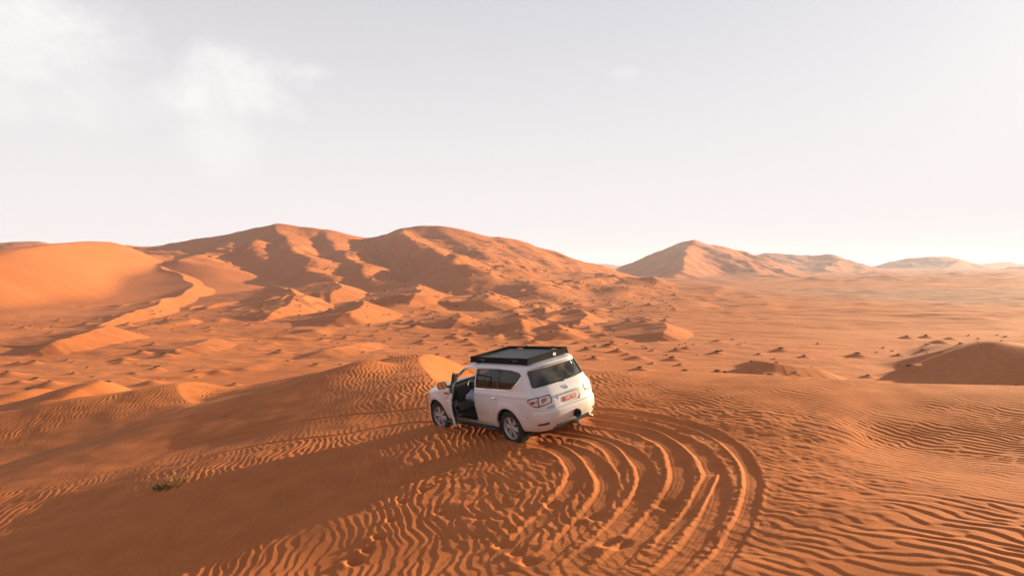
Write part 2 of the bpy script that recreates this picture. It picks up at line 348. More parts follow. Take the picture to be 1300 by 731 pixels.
def detail(x, y, r, slipmask):
    amp = sstep(70, 40, r)
    out = .05 * fbm(x / 3.5, y / 3.5, 81, 3) * amp + .10 * noise(x / 9, y / 9, 85) * sstep(6, 20, r) * amp
    # wheel tracks
    rut = np.zeros(x.shape); near_tr = np.zeros(x.shape); trd = np.zeros(x.shape)
    wob = .03 * noise(x * .9, y * .9, 91) + .012 * noise(x * 4, y * 4, 92)
    for pts, hw, dp in TRACKS_W:
        bx0, bx1 = min(p[0] for p in pts) - 1.5, max(p[0] for p in pts) + 1.5
        by0, by1 = min(p[1] for p in pts) - 1.5, max(p[1] for p in pts) + 1.5
        b = (x > bx0) & (x < bx1) & (y > by0) & (y < by1)
        X, Y = x[b], y[b]
        hw = hw * .86; dp = dp * .52; best = np.full(X.shape, 1e9); side = np.zeros(X.shape); along = np.zeros(X.shape); L = 0; fade = np.zeros(X.shape)
        N = len(pts) - 1
        for i, ((x0, y0, _), (x1, y1, _)) in enumerate(zip(pts[:-1], pts[1:])):
            dx, dy = x1 - x0, y1 - y0; l = math.hypot(dx, dy) + 1e-9
            t = ((X - x0) * dx + (Y - y0) * dy) / (l * l)
            t = np.clip(t, 0, 1)
            ex, ey = X - x0 - t * dx, Y - y0 - t * dy
            d2 = ex * ex + ey * ey; mm = d2 < best
            best = np.where(mm, d2, best); side = np.where(mm, dx * ey - dy * ex, side)
            along = np.where(mm, L + t * l, along); fade = np.where(mm, (i + t) / N, fade); L += l
        d = np.sqrt(best) + wob[b]
        d = np.maximum(d, 0)
        fd = sstep(1.0, .9, fade) * sstep(0, .02, fade) * (1 - .42 * sstep(.5, .85, fade) * (.6 + .8 * np.clip(.5 + noise(X * .7, Y * .7, 99), 0, 1)))
        v = -dp * sstep(hw * 1.12, hw * .75, d)                                    # flat floor, steep wall
        berm = np.where(d < hw * 1.28, np.exp(-((d - hw * 1.28) / (hw * .16)) ** 2), np.exp(-((d - hw * 1.28) / (hw * .34)) ** 2))
        crumb = .8 + .45 * noise(X * 3.2, Y * 3.2, 95)
        v = v + dp * .85 * berm * np.where(side > 0, .32, 1.0) * crumb
        tread = np.sin(along * 2 * np.pi / .085 + 1.4 * np.sign(side) * d / .12) * sstep(hw * .95, hw * .6, d) * .0035 * (noise(X * .8, Y * .8, 97) > -.15)
        stri = .0015 * np.sin(d * 2 * np.pi / .075) * sstep(hw, hw * .7, d)
        cur = rut[b]
        inside = sstep(hw * 1.6, hw * 1.2, d) * fd
        rut[b] = cur * (1 - inside) + (v + tread + stri) * fd
        rut[b] = np.where(inside > .01, rut[b], cur)
        near_tr[b] = np.maximum(near_tr[b], sstep(hw * 1.3, hw * 1.0, d) * fd ** .7)
    # scuffed zone between the arcs
    sc = sstep(5.2, 3.2, np.hypot((x - 2.6) / 1.0, (y - 13.0) / 1.1))
    # ripples: sums of a few plane waves, kept as a phase so that crests fork
    ok = r < 62
    xs, ys = x[ok], y[ok]
    wx = xs + .22 * noise(xs * .55, ys * .55, 101) + .10 * noise(xs * 1.5, ys * 1.5, 102) + .03 * noise(xs * 4, ys * 4, 108)
    wy = ys + .22 * noise(xs * .55, ys * .55, 103) + .10 * noise(xs * 1.5, ys * 1.5, 104)
    rgt = sstep(-.5, 4.5, xs + .8 * noise(xs * .3, ys * .3, 105) - .12 * (ys - 12))
    def field(ang, lam, seed):
        S = 0
        rs = np.random.RandomState(seed)
        for k in range(8):
            a = RAD(ang + rs.uniform(-17, 17)); kk = 2 * np.pi / (lam * rs.uniform(.82, 1.2))
            S = S + np.exp(1j * (kk * (wx * math.cos(a) + wy * math.sin(a)) + rs.uniform(0, 6.28)))
        return S
    A = field(10, .185, 3); B = field(22, .235, 4); Bf = field(28, .175, 6)
    def prof(S):
        ph = np.angle(S); m = np.clip(np.abs(S) / 1.6, 0, 1)
        return (np.sin(ph) + .40 * np.sin(2 * ph) + .16 * np.sin(3 * ph)) * .85 * m
    rip = (1 - rgt) * .0120 * prof(A) + rgt * (.0066 * prof(Bf) * sstep(9, 14, r[ok]) + .0098 * prof(B) * sstep(14, 9, r[ok]))
    patch = np.clip(.85 + .7 * fbm(xs / 3.2, ys / 3.2, 111, 2), .25, 1.25)
    # smooth flank at the left of the car
    flank = sstep(7.5, 4.5, np.abs(ys - 25.6)) * sstep(-4.2, -7.5, xs + .35 * (ys - 24)) * sstep(-24, -18, xs)
    low = 1 - .9 * flank
    low = low * (1 - slipmask[ok])
    tr = near_tr[ok]
    lump = .012 * fbm(xs * 2.4, ys * 2.4, 121, 3) + .010 * np.maximum(0, noise(xs * 5, ys * 5, 125))
    sc_ = sc[ok]
    rip = rip * patch * low * (1 - .9 * tr) * (1 - .25 * sc_) + lump * (sc_ * .95 + .06) * (1 - .85 * tr)
    rip = rip * sstep(62, 45, r[ok])
    out[ok] += rip
    for px, py, pr, pd in PITS:
        pr, pd = pr * .72, pd * .8
        d = np.hypot(x - px, y - py)
        out += -pd * np.exp(-(d / pr) ** 4) + pd * .7 * np.exp(-((np.hypot(x - px + .9 * pr, y - py + .5 * pr)) / (pr * .8)) ** 2)
    R2 = Matrix.Rotation(RAD(128.3), 4, 'Z') @ Matrix.Rotation(RAD(4.9), 4, 'Y') @ Matrix.Rotation(RAD(-8.1), 4, 'X')
    for wx_, wy_ in ((0, .8), (0, -.8), (3.075, .8), (3.075, -.8)):
        v = R2 @ Vector((wx_, wy_, 0)); dd = np.hypot(x - CARX - v.x, y - CARY - v.y)
        rut = rut * sstep(.2, .8, dd) + .055 * np.exp(-(dd / .42) ** 4) * (1 + .35 * noise(x * 5, y * 5, 191))
    return out * 1.0 + rut

# ------------------------------------------------------------------ the sheet
def radii():
    kr = [0.4, 5, 6.5, 12, 25, 40, 90, 200, 420, 900, 1700, 3500, 7000]
    ks = [.35, .10, .022, .03, .05, .09, .22, .5, 1.1, 2.6, 9, 60, 250]
    r = [kr[0]]
    while r[-1] < kr[-1]:
        r.append(r[-1] + float(np.interp(r[-1], kr, ks)))
    return np.array(r)
RR = radii()
NCOL = 1250
tin = np.arctan(np.linspace(-.82, .82, NCOL))
out_t = tin[-1] + np.cumsum(np.geomspace(.004, .14, 60))
out_t = tin[-1] + (out_t - tin[-1]) * ((math.pi - tin[-1] - .02) / (out_t[-1] - tin[-1]))
TT = np.concatenate([-out_t[::-1], tin, out_t])
nr, nt = len(RR), len(TT)
RRg, TTg = np.meshgrid(RR, TT, indexing='ij')
GXg, GYg = (RRg * np.sin(TTg)), (RRg * np.cos(TTg))
Zg = terrain(GXg.ravel(), GYg.ravel()).reshape(nr, nt)

def grid_mesh(name, X, Y, Z, close=True):
    nr, nt = X.shape
    co = np.empty((nr * nt + 1, 3), np.float32)
    co[:-1, 0], co[:-1, 1], co[:-1, 2] = X.ravel(), Y.ravel(), Z.ravel()
    co[-1] = (0, 0, Z[0].mean())
    idx = np.arange(nr * nt, dtype=np.int32).reshape(nr, nt)
    nxt = np.roll(idx, -1, axis=1)
    q = np.stack([idx[:-1], idx[1:], nxt[1:], nxt[:-1]], -1).reshape(-1, 4)
    t = np.stack([np.full(nt, nr * nt, np.int32), idx[0], nxt[0]], -1)
    me = bpy.data.meshes.new(name)
    me.vertices.add(len(co)); me.vertices.foreach_set('co', co.ravel())
    nl = q.size + t.size
    me.loops.add(nl); me.loops.foreach_set('vertex_index', np.concatenate([q.ravel(), t.ravel()]).astype(np.int32))
    npoly = len(q) + len(t)
    me.polygons.add(npoly)
    st = np.concatenate([np.arange(len(q)) * 4, len(q) * 4 + np.arange(len(t)) * 3]).astype(np.int32)
    me.polygons.foreach_set('loop_start', st)
    me.polygons.foreach_set('use_smooth', np.ones(npoly, bool))
    me.update(calc_edges=True)
    return me

# ------------------------------------------------------------------ materials
def mat(name):
    m = bpy.data.materials.new(name); m.use_nodes = True
    nt_ = m.node_tree; b = nt_.nodes['Principled BSDF']
    return m, nt_, b
def N(t, typ, **kw):
    n = t.nodes.new(typ)
    for k, v in kw.items():
        setattr(n, k, v)
    return n
def ramp(t, stops):
    r = N(t, 'ShaderNodeValToRGB'); e = r.color_ramp.elements
    while len(e) < len(stops): e.new(.5)
    for el, (p, c) in zip(e, stops):
        el.position = p; el.color = c if len(c) == 4 else (*c, 1)
    return r

def sand_material():
    m, t, b = mat('sand')
    geo = N(t, 'ShaderNodeNewGeometry')
    L = t.links.new
    n1 = N(t, 'ShaderNodeTexNoise'); n1.inputs['Scale'].default_value = .035; n1.inputs['Detail'].default_value = 6
    n2 = N(t, 'ShaderNodeTexNoise'); n2.inputs['Scale'].default_value = 1.3; n2.inputs['Detail'].default_value = 8
    n3 = N(t, 'ShaderNodeTexNoise'); n3.inputs['Scale'].default_value = 60; n3.inputs['Detail'].default_value = 3
    for n in (n1, n2, n3): L(geo.outputs['Position'], n.inputs['Vector'])
    r1 = ramp(t, [(.3, (.375, .110, .031)), (.7, (.45, .146, .045))])
    L(n1.outputs['Fac'], r1.inputs['Fac'])
    mx = N(t, 'ShaderNodeMixRGB', blend_type='MULTIPLY'); mx.inputs['Fac'].default_value = 1
    r2 = ramp(t, [(.3, (.88, .86, .84)), (.7, (1.08, 1.08, 1.08))])
    L(n2.outputs['Fac'], r2.inputs['Fac']); L(r1.outputs['Color'], mx.inputs['Color1']); L(r2.outputs['Color'], mx.inputs['Color2'])
    mx2 = N(t, 'ShaderNodeMixRGB', blend_type='MULTIPLY'); mx2.inputs['Fac'].default_value = 1
    r3 = ramp(t, [(.3, (.80, .80, .80)), (.7, (1.14, 1.14, 1.14))])
    L(n3.outputs['Fac'], r3.inputs['Fac']); L(mx.outputs['Color'], mx2.inputs['Color1']); L(r3.outputs['Color'], mx2.inputs['Color2'])
    # the bare gravel pan out on the plain at the right
    sep = N(t, 'ShaderNodeSeparateXYZ'); L(geo.outputs['Position'], sep.inputs['Vector'])
    def ell(cx, cy, ax, ay, soft):
        a = N(t, 'ShaderNodeVectorMath', operation='SUBTRACT'); L(geo.outputs['Position'], a.inputs[0]); a.inputs[1].default_value = (cx, cy, 0)
        s = N(t, 'ShaderNodeVectorMath', operation='MULTIPLY'); L(a.outputs[0], s.inputs[0]); s.inputs[1].default_value = (1 / ax, 1 / ay, 0)
        l = N(t, 'ShaderNodeVectorMath', operation='LENGTH'); L(s.outputs[0], l.inputs[0])
        ad = N(t, 'ShaderNodeMath', operation='MULTIPLY_ADD'); L(n1.outputs['Fac'], ad.inputs[0]); ad.inputs[1].default_value = .9; L(l.outputs['Value'], ad.inputs[2])
        mr = N(t, 'ShaderNodeMapRange'); L(ad.outputs[0], mr.inputs['Value']); mr.inputs['From Min'].default_value = 1.45 + soft; mr.inputs['From Max'].default_value = 1.45 - soft
        return mr
    e = ell(250, 300, 140, 95, .22)
    mul = N(t, 'ShaderNodeMath', operation='MULTIPLY'); L(e.outputs[0], mul.inputs[0]); mul.inputs[1].default_value = .75
    mx3 = N(t, 'ShaderNodeMixRGB'); L(mul.outputs[0], mx3.inputs['Fac']); L(mx2.outputs['Color'], mx3.inputs['Color1']); mx3.inputs['Color2'].default_value = (.27, .125, .07, 1)
    L(mx3.outputs['Color'], b.inputs['Base Color'])
    b.inputs['Roughness'].default_value = .95
    b.inputs['Specular IOR Level'].default_value = .12
    bp = N(t, 'ShaderNodeBump'); bp.inputs['Strength'].default_value = .35; bp.inputs['Distance'].default_value = .012
    n4 = N(t, 'ShaderNodeTexNoise'); n4.inputs['Scale'].default_value = 22; n4.inputs['Detail'].default_value = 5
    L(geo.outputs['Position'], n4.inputs['Vector']); L(n4.outputs['Fac'], bp.inputs['Height']); L(bp.outputs['Normal'], b.inputs['Normal'])
    return m
M_SAND = sand_material()

def simple(name, col, rough=.5, metal=0., spec=.5, coat=0., var=.08, scale=8.):
    m, t, b = mat(name)
    tc = N(t, 'ShaderNodeTexCoord'); n = N(t, 'ShaderNodeTexNoise'); n.inputs['Scale'].default_value = scale; n.inputs['Detail'].default_value = 5
    t.links.new(tc.outputs['Object'], n.inputs['Vector'])
    r = ramp(t, [(.3, tuple(c * (1 - var) for c in col)), (.7, tuple(min(1, c * (1 + var)) for c in col))])
    t.links.new(n.outputs['Fac'], r.inputs['Fac']); t.links.new(r.outputs['Color'], b.inputs['Base Color'])
    b.inputs['Roughness'].default_value = rough; b.inputs['Metallic'].default_value = metal
    b.inputs['Specular IOR Level'].default_value = spec; b.inputs['Coat Weight'].default_value = coat
    b.inputs['Coat Roughness'].default_value = .06
    return m

ground = bpy.data.objects.new('sand_ground', grid_mesh('sand_ground', GXg, GYg, Zg))
COL.objects.link(ground)
ground.data.materials.append(M_SAND)
ground['kind'] = 'structure'; ground['label'] = 'rippled orange desert sand with wheel tracks, valley and high dunes'

def ground_z(x, y):
    return float(terrain(np.array([x], float), np.array([y], float))[0])

# ------------------------------------------------------------------ helpers for built things
def link_mesh(name, me, mats, parent=None, smooth_angle=38):
    o = bpy.data.objects.new(name, me); COL.objects.link(o)
    if mats is not None:
        me.materials.clear()
        for m_ in (mats if isinstance(mats, (list, tuple)) else [mats]): me.materials.append(m_)
    if smooth_angle is not None:
        me.polygons.foreach_set('use_smooth', np.ones(len(me.polygons), bool))
        me.set_sharp_from_angle(angle=RAD(smooth_angle))
    if parent is not None: o.parent = parent
    return o
def bm_mesh(bm, name='m'):
    bmesh.ops.recalc_face_normals(bm, faces=bm.faces[:])
    me = bpy.data.meshes.new(name); bm.to_mesh(me); bm.free(); return me
def box_bm(bm, x0, x1, y0, y1, z0, z1, bev=0.0, mi=0):
    b2 = bmesh.new()
    vs = [b2.verts.new((x, y, z)) for x in (x0, x1) for y in (y0, y1) for z in (z0, z1)]
    for f in ((0, 1, 3, 2), (4, 6, 7, 5), (0, 4, 5, 1), (2, 3, 7, 6), (0, 2, 6, 4), (1, 5, 7, 3)):
        b2.faces.new([vs[i] for i in f])
    bmesh.ops.recalc_face_normals(b2, faces=b2.faces[:])
    if bev: bmesh.ops.bevel(b2, geom=b2.edges[:] , offset=bev, segments=3, profile=.6, affect='EDGES')
    for f in b2.faces: f.material_index = mi
    merge_bm(bm, b2)
def merge_bm(bm, b2, M=None):
    me = bpy.data.meshes.new('t'); b2.to_mesh(me); b2.free()
    if M is not None: me.transform(M)
    bm.from_mesh(me); bpy.data.meshes.remove(me)
def tube_bm(bm, pts, r, n=10, mi=0, closed=False):
    pts = [Vector(p) for p in pts]; rings = []
    K = len(pts)
    for i, p in enumerate(pts):
        if closed: t = pts[(i + 1) % K] - pts[i - 1]
        else: t = pts[min(i + 1, K - 1)] - pts[max(i - 1, 0)]
        t.normalize()
        up = Vector((0, 0, 1)) if abs(t.z) < .9 else Vector((1, 0, 0))
        a = t.cross(up).normalized(); b = a.cross(t)
        rr = r[i] if isinstance(r, (list, tuple)) else r
        rings.append([bm.verts.new(p + a * (rr * math.cos(k * 2 * math.pi / n)) + b * (rr * math.sin(k * 2 * math.pi / n))) for k in range(n)])
    prs = list(zip(rings[:-1], rings[1:])) + ([(rings[-1], rings[0])] if closed else [])
    for A, B in prs:
        for k in range(n):
            f = bm.faces.new((A[k], A[(k + 1) % n], B[(k + 1) % n], B[k])); f.material_index = mi
    if not closed:
        for A in (rings[0], rings[-1]):
            f = bm.faces.new(A); f.material_index = mi
def lathe_bm(bm, prof, n=48, mi=0, y0=0):
    """profile (radius, y) turned about the y axis"""
    rings = []
    for r, y in prof:
        rings.append([bm.verts.new((r * math.cos(k * 2 * math.pi / n), y + y0, r * math.sin(k * 2 * math.pi / n))) for k in range(n)])
    for A, B in zip(rings[:-1], rings[1:]):
        for k in range(n):
            f = bm.faces.new((A[k], A[(k + 1) % n], B[(k + 1) % n], B[k])); f.material_index = mi
    return rings
def prism(poly, axis, lo, hi):
    """closed prism: poly in the plane across axis; 'y': (x,z), 'x': (y,z), 'z': (x,y), or a unit vector pair (u, n)"""
    bm = bmesh.new()
    def pt(a, b, h):
        if axis == 'y': return (a, h, b)
        if axis == 'x': return (h, a, b)
        if axis == 'z': return (a, b, h)
        u, n_ = axis
        return (u[0] * a + n_[0] * h, u[1] * a + n_[1] * h, b)
    A = [bm.verts.new(pt(a, b, lo)) for a, b in poly]; B = [bm.verts.new(pt(a, b, hi)) for a, b in poly]
    k = len(poly)
    bm.faces.new(A); bm.faces.new(B[::-1])
    for i in range(k): bm.faces.new((A[i], B[i], B[(i + 1) % k], A[(i + 1) % k]))
    return bm_mesh(bm)
def rounded(poly, r, n=4):
    """round the corners of a polygon"""
    out = []
    K = len(poly)
    for i in range(K):
        p0, p, p1 = Vector(poly[i - 1]), Vector(poly[i]), Vector(poly[(i + 1) % K])
        a, b = p0 - p, p1 - p
        rr = min(r, a.length * .45, b.length * .45)
        A, B = p + a.normalized() * rr, p + b.normalized() * rr
        for k in range(n + 1):
            t = k / n
            q = (1 - t) ** 2 * A + 2 * t * (1 - t) * p + t * t * B
            out.append((q.x, q.y))
    return out
def boolean(me, cutters, op):
    """exact boolean of a mesh with a list of meshes, evaluated without operators"""
    for c in cutters if isinstance(cutters, (list, tuple)) else [cutters]:
        a = bpy.data.objects.new('a', me); b = bpy.data.objects.new('b', c)
        COL.objects.link(a); COL.objects.link(b)
        md = a.modifiers.new('b', 'BOOLEAN'); md.operation = op; md.object = b; md.solver = 'EXACT'
        md.use_hole_tolerant = False
        dg = bpy.context.evaluated_depsgraph_get(); dg.update()
        new = bpy.data.meshes.new_from_object(a.evaluated_get(dg), depsgraph=dg)
        bpy.data.objects.remove(a); bpy.data.objects.remove(b)
        me = new
    return me
def text_mesh(s, size, depth=.002):
    cu = bpy.data.curves.new('t', 'FONT'); cu.body = s; cu.size = size; cu.extrude = depth; cu.align_x = 'CENTER'; cu.align_y = 'CENTER'
    cu.resolution_u = 3
    o = bpy.data.objects.new('t', cu); COL.objects.link(o)
    dg = bpy.context.evaluated_depsgraph_get(); dg.update()
    me = bpy.data.meshes.new_from_object(o.evaluated_get(dg), depsgraph=dg)
    bpy.data.objects.remove(o)
    return me

# ------------------------------------------------------------------ car materials
def paint_material():
    m, t, b = mat('white_paint')
    geo = N(t, 'ShaderNodeTexCoord'); L = t.links.new
    n = N(t, 'ShaderNodeTexNoise'); n.inputs['Scale'].default_value = 2.2; n.inputs['Detail'].default_value = 7
    L(geo.outputs['Object'], n.inputs['Vector'])
    sep = N(t, 'ShaderNodeSeparateXYZ'); L(geo.outputs['Object'], sep.inputs['Vector'])
    # sand dust thrown on the lower flanks
    mr = N(t, 'ShaderNodeMapRange'); L(sep.outputs['Z'], mr.inputs['Value']); mr.inputs['From Min'].default_value = 1.0; mr.inputs['From Max'].default_value = .35
    mu = N(t, 'ShaderNodeMath', operation='MULTIPLY'); L(mr.outputs[0], mu.inputs[0]); L(n.outputs['Fac'], mu.inputs[1])
    mu2 = N(t, 'ShaderNodeMath', operation='MULTIPLY'); L(mu.outputs[0], mu2.inputs[0]); mu2.inputs[1].default_value = 1.7
    mx = N(t, 'ShaderNodeMixRGB'); L(mu2.outputs[0], mx.inputs['Fac']); mx.inputs['Color1'].default_value = (.60, .57, .58, 1); mx.inputs['Color2'].default_value = (.52, .36, .26, 1)
    L(mx.outputs[0], b.inputs['Base Color'])
    rr = N(t, 'ShaderNodeMapRange'); L(mu.outputs[0], rr.inputs['Value']); rr.inputs['To Min'].default_value = .32; rr.inputs['To Max'].default_value = .75
    L(rr.outputs[0], b.inputs['Roughness'])
    b.inputs['Coat Weight'].default_value = .35; b.inputs['Coat Roughness'].default_value = .12
    return m
M_PAINT = paint_material()
M_DARK = simple('dark_trim', (.018, .018, .019), .45)
M_BLACK = simple('black_powder_coat', (.010, .0095, .0095), .75, spec=.10)
M_SLAT = simple('slat_grey', (.055, .055, .058), .5, spec=.4)
M_RUB = simple('tyre_rubber', (.022, .02, .019), .85, spec=.25, var=.25)
M_ALLOY = simple('alloy', (.40, .39, .40), .32, metal=.45)
M_CHROME = simple('chrome', (.78, .77, .76), .14, metal=1.0, var=.02)
M_INT = simple('interior', (.045, .040, .037), .7)
M_SEAT = simple('seat_fabric', (.10, .085, .07), .8)
M_RED = simple('red_lens', (.30, .03, .02), .2, coat=.6)
M_REFL = simple('reflector_red', (.14, .025, .02), .3, coat=.3)
M_LENS = simple('clear_lens', (.55, .46, .43), .15, coat=.8)
M_PLATE = simple('plate_red', (.40, .085, .06), .5)
M_WHITE = simple('white_letters', (.78, .76, .74), .45)
M_CLOTH = simple('pale_cloth', (.42, .44, .56), .9, var=.2)
def glass_material(name, tint, transp):
    m, t, b = mat(name)
    out = t.nodes['Material Output']
    tr = N(t, 'ShaderNodeBsdfTransparent'); tr.inputs['Color'].default_value = (*tint, 1)
    gl = N(t, 'ShaderNodeBsdfGlossy'); gl.inputs['Roughness'].default_value = .03
    fr = N(t, 'ShaderNodeFresnel'); fr.inputs['IOR'].default_value = 1.52
    ge = N(t, 'ShaderNodeNewGeometry'); su = N(t, 'ShaderNodeMath', operation='SUBTRACT'); su.inputs[0].default_value = 1; t.links.new(ge.outputs['Backfacing'], su.inputs[1])
    pr_ = N(t, 'ShaderNodeMath', operation='MULTIPLY'); t.links.new(fr.outputs[0], pr_.inputs[0]); t.links.new(su.outputs[0], pr_.inputs[1])
    mx = N(t, 'ShaderNodeMixShader'); t.links.new(pr_.outputs[0], mx.inputs[0]); t.links.new(tr.outputs[0], mx.inputs[1]); t.links.new(gl.outputs[0], mx.inputs[2])
    t.links.new(mx.outputs[0], out.inputs['Surface'])
    return m
M_TINT = glass_material('tinted_glass', (.34, .33, .31), 1)
M_MOTTLED = glass_material('mottled_tinted_glass', (.34, .34, .32), 1)  # rear window: tinted glass with pale diffuse mottling mixed in by noise
_t = M_MOTTLED.node_tree; _o = _t.nodes['Material Output']; _s = _o.inputs['Surface'].links[0].from_socket
_n = N(_t, 'ShaderNodeTexNoise'); _n.inputs['Scale'].default_value = 3; _n.inputs['Detail'].default_value = 9; _n.inputs['Distortion'].default_value = .5
_tc = N(_t, 'ShaderNodeTexCoord'); _t.links.new(_tc.outputs['Object'], _n.inputs['Vector'])
_r = ramp(_t, [(.40, (.02, .02, .02)), (.75, (.30, .30, .30))]); _t.links.new(_n.outputs['Fac'], _r.inputs['Fac'])
_d = N(_t, 'ShaderNodeBsdfDiffuse'); _d.inputs['Color'].default_value = (.36, .34, .29, 1)
_m = N(_t, 'ShaderNodeMixShader'); _t.links.new(_r.outputs['Color'], _m.inputs[0]); _t.links.new(_s, _m.inputs[1]); _t.links.new(_d.outputs[0], _m.inputs[2]); _t.links.new(_m.outputs[0], _o.inputs['Surface'])
M_GLASS = glass_material('clear_glass', (.92, .93, .92), 1)

# ------------------------------------------------------------------ body surface: stacked plan outlines
def pchip(tab):
    xs = np.array([a for a, _ in tab], float); ys = np.array([b for _, b in tab], float)
    h = np.diff(xs); dl = np.diff(ys) / h
    m_ = np.zeros(len(xs))
    for i in range(1, len(xs) - 1):
        if dl[i - 1] * dl[i] > 0:
            w1, w2 = 2 * h[i] + h[i - 1], h[i] + 2 * h[i - 1]
            m_[i] = (w1 + w2) / (w1 / dl[i - 1] + w2 / dl[i])
    m_[0], m_[-1] = dl[0], dl[-1]
    def f(v):
        i = int(np.clip(np.searchsorted(xs, v) - 1, 0, len(h) - 1)); t = np.clip((v - xs[i]) / h[i], 0, 1)
        return ((2 * t**3 - 3 * t**2 + 1) * ys[i] + (t**3 - 2 * t**2 + t) * h[i] * m_[i] + (-2 * t**3 + 3 * t**2) * ys[i + 1] + (t**3 - t**2) * h[i] * m_[i + 1])
    return f
F_XR = pchip([(.38, -1.10), (.50, -1.17), (.66, -1.22), (.80, -1.225), (.835, -1.215), (.86, -1.165), (.90, -1.15), (1.05, -1.13), (1.22, -1.07), (1.36, -.975), (1.55, -.895), (1.70, -.835), (1.745, -.835), (1.765, -.86), (1.79, -.88), (1.815, -.86), (1.845, -.62), (1.868, -.2), (1.88, .1)])
F_XF = pchip([(.38, 3.86), (.50, 4.00), (.70, 4.06), (.90, 4.05), (1.0, 4.01), (1.06, 3.92), (1.10, 3.76), (1.14, 3.46), (1.18, 3.05), (1.22, 2.86), (1.25, 2.76), (1.29, 2.68), (1.45, 2.44), (1.65, 2.13), (1.76, 1.93), (1.81, 1.74), (1.84, 1.48), (1.862, 1.0), (1.88, .5)])
F_W = pchip([(.38, .90), (.46, .945), (.60, .972), (.80, .985), (.98, .982), (1.08, .972), (1.16, .955), (1.24, .935), (1.31, .912), (1.36, .90), (1.55, .845), (1.70, .795), (1.76, .77), (1.80, .735), (1.83, .67), (1.855, .55), (1.872, .38), (1.88, .2)])
F_AF = pchip([(.38, .75), (.9, .80), (1.05, .85), (1.2, .55), (1.3, .34), (1.7, .32), (1.8, .50), (1.88, .3)])
F_AR = pchip([(.38, .42), (.82, .42), (.9, .34), (1.3, .30), (1.7, .30), (1.8, .42), (1.86, .42), (1.88, .09)])
ZL = np.unique(np.concatenate([np.linspace(.40, .80, 10), np.linspace(.80, .92, 9), np.linspace(.92, 1.04, 7), np.linspace(1.04, 1.30, 27), np.linspace(1.30, 1.74, 17), np.linspace(1.74, 1.879, 18)]).round(4))
AXF = 3.075
def outline(z, ins=0.0, xcap=None, nfa=16, nra=14, ns=58):
    xf, xr, w, af, ar = F_XF(z) - ins, F_XR(z) + ins, F_W(z) - ins, F_AF(z), F_AR(z)
    if xcap: xf, xr, af = min(xf, xcap[1]), max(xr, xcap[0]), min(af, .35)
    if xf - af < xr + ar + .05:
        mid = (xf + xr) / 2; af = (xf - mid) * .9; ar = (mid - xr) * .9
    pts = []
    e = 2 / 2.5
    for k in range(nfa):
        th = k / nfa * math.pi / 2
        pts.append((xf - af + af * math.cos(th) ** e, w * math.sin(th) ** e))
    for k in range(ns + 1):
        t = k / ns
        pts.append((xf - af + t * (xr + ar - xf + af), w))
    e = 2 / 2.6
    for k in range(1, nra + 1):
        th = k / nra * math.pi / 2
        pts.append((xr + ar - ar * math.sin(th) ** e, w * max(0, math.cos(th)) ** e))
    out = []
    for x, y in pts:
        if y > .55:
            tp = .045 * sstep(-.35, -1.15, np.float64(x)) + .05 * sstep(2.9, 3.7, np.float64(x)) + .012 * ((x - 1.4) / 1.6) ** 2
            y -= float(tp) * y
            for ax in (0.0, AXF):
                rho = math.hypot(x - ax, z - .42)
                y += .026 * math.exp(-((rho - .52) / .085) ** 2) * float(sstep(.5, .8, np.float64(y)))
            # waist crease and scooped lower doors
            if -.2 < x < 2.6:
                y -= .016 * math.exp(-((z - .64) / .11) ** 2) * float(sstep(.55, .9, np.float64(x)) * sstep(2.5, 2.2, np.float64(x)))
            y += .010 * math.exp(-((z - 1.18) / .035) ** 2) * float(sstep(2.6, 1.8, np.float64(x)))
        out.append((x, y))
    return out
def solid(ins=0.0, z0=.40, z1=1.879, xcap=None, flip=False, bm=None):
    bm = bm or bmesh.new(); rings = []
    zs = [z for z in ZL if z0 < z < z1]; zs = [z0] + zs + [z1]
    for z in zs:
        half = outline(z if ins == 0 else z + ins * (1 if z > 1.0 else 0) * .9, ins, xcap)
        full = half + [(x, -y) for x, y in half[::-1][1:-1]]
        rings.append([bm.verts.new((x, y, z)) for x, y in full])
    K = len(rings[0]); fs = []
    for A, B in zip(rings[:-1], rings[1:]):
        for k in range(K): fs.append(bm.faces.new((A[k], A[(k + 1) % K], B[(k + 1) % K], B[k])))
    h = (K + 2) // 2
    for A, s in ((rings[0], 1), (rings[-1], -1)):       # caps as strips between the two sides
        for k in range(h - 1):
            a, b = A[k], A[k + 1]; c, d = A[(K - k - 1) % K], A[(K - k) % K]
            vs = []
            for v in (a, b, c, d):
                if v not in vs: vs.append(v)
            if len(vs) > 2: fs.append(bm.faces.new(vs[::s]))
    if flip:
        bmesh.ops.reverse_faces(bm, faces=fs)
    return bm
def two_shell(o_ins, i_ins, **kw):
    bm = solid(o_ins); b2 = solid(i_ins, **kw)
    bmesh.ops.recalc_face_normals(bm, faces=bm.faces[:]); bmesh.ops.recalc_face_normals(b2, faces=b2.faces[:])
    bmesh.ops.reverse_faces(b2, faces=b2.faces[:])
    merge_bm(bm, b2)
    me = bpy.data.meshes.new('shell'); bm.to_mesh(me); bm.free()
    return me

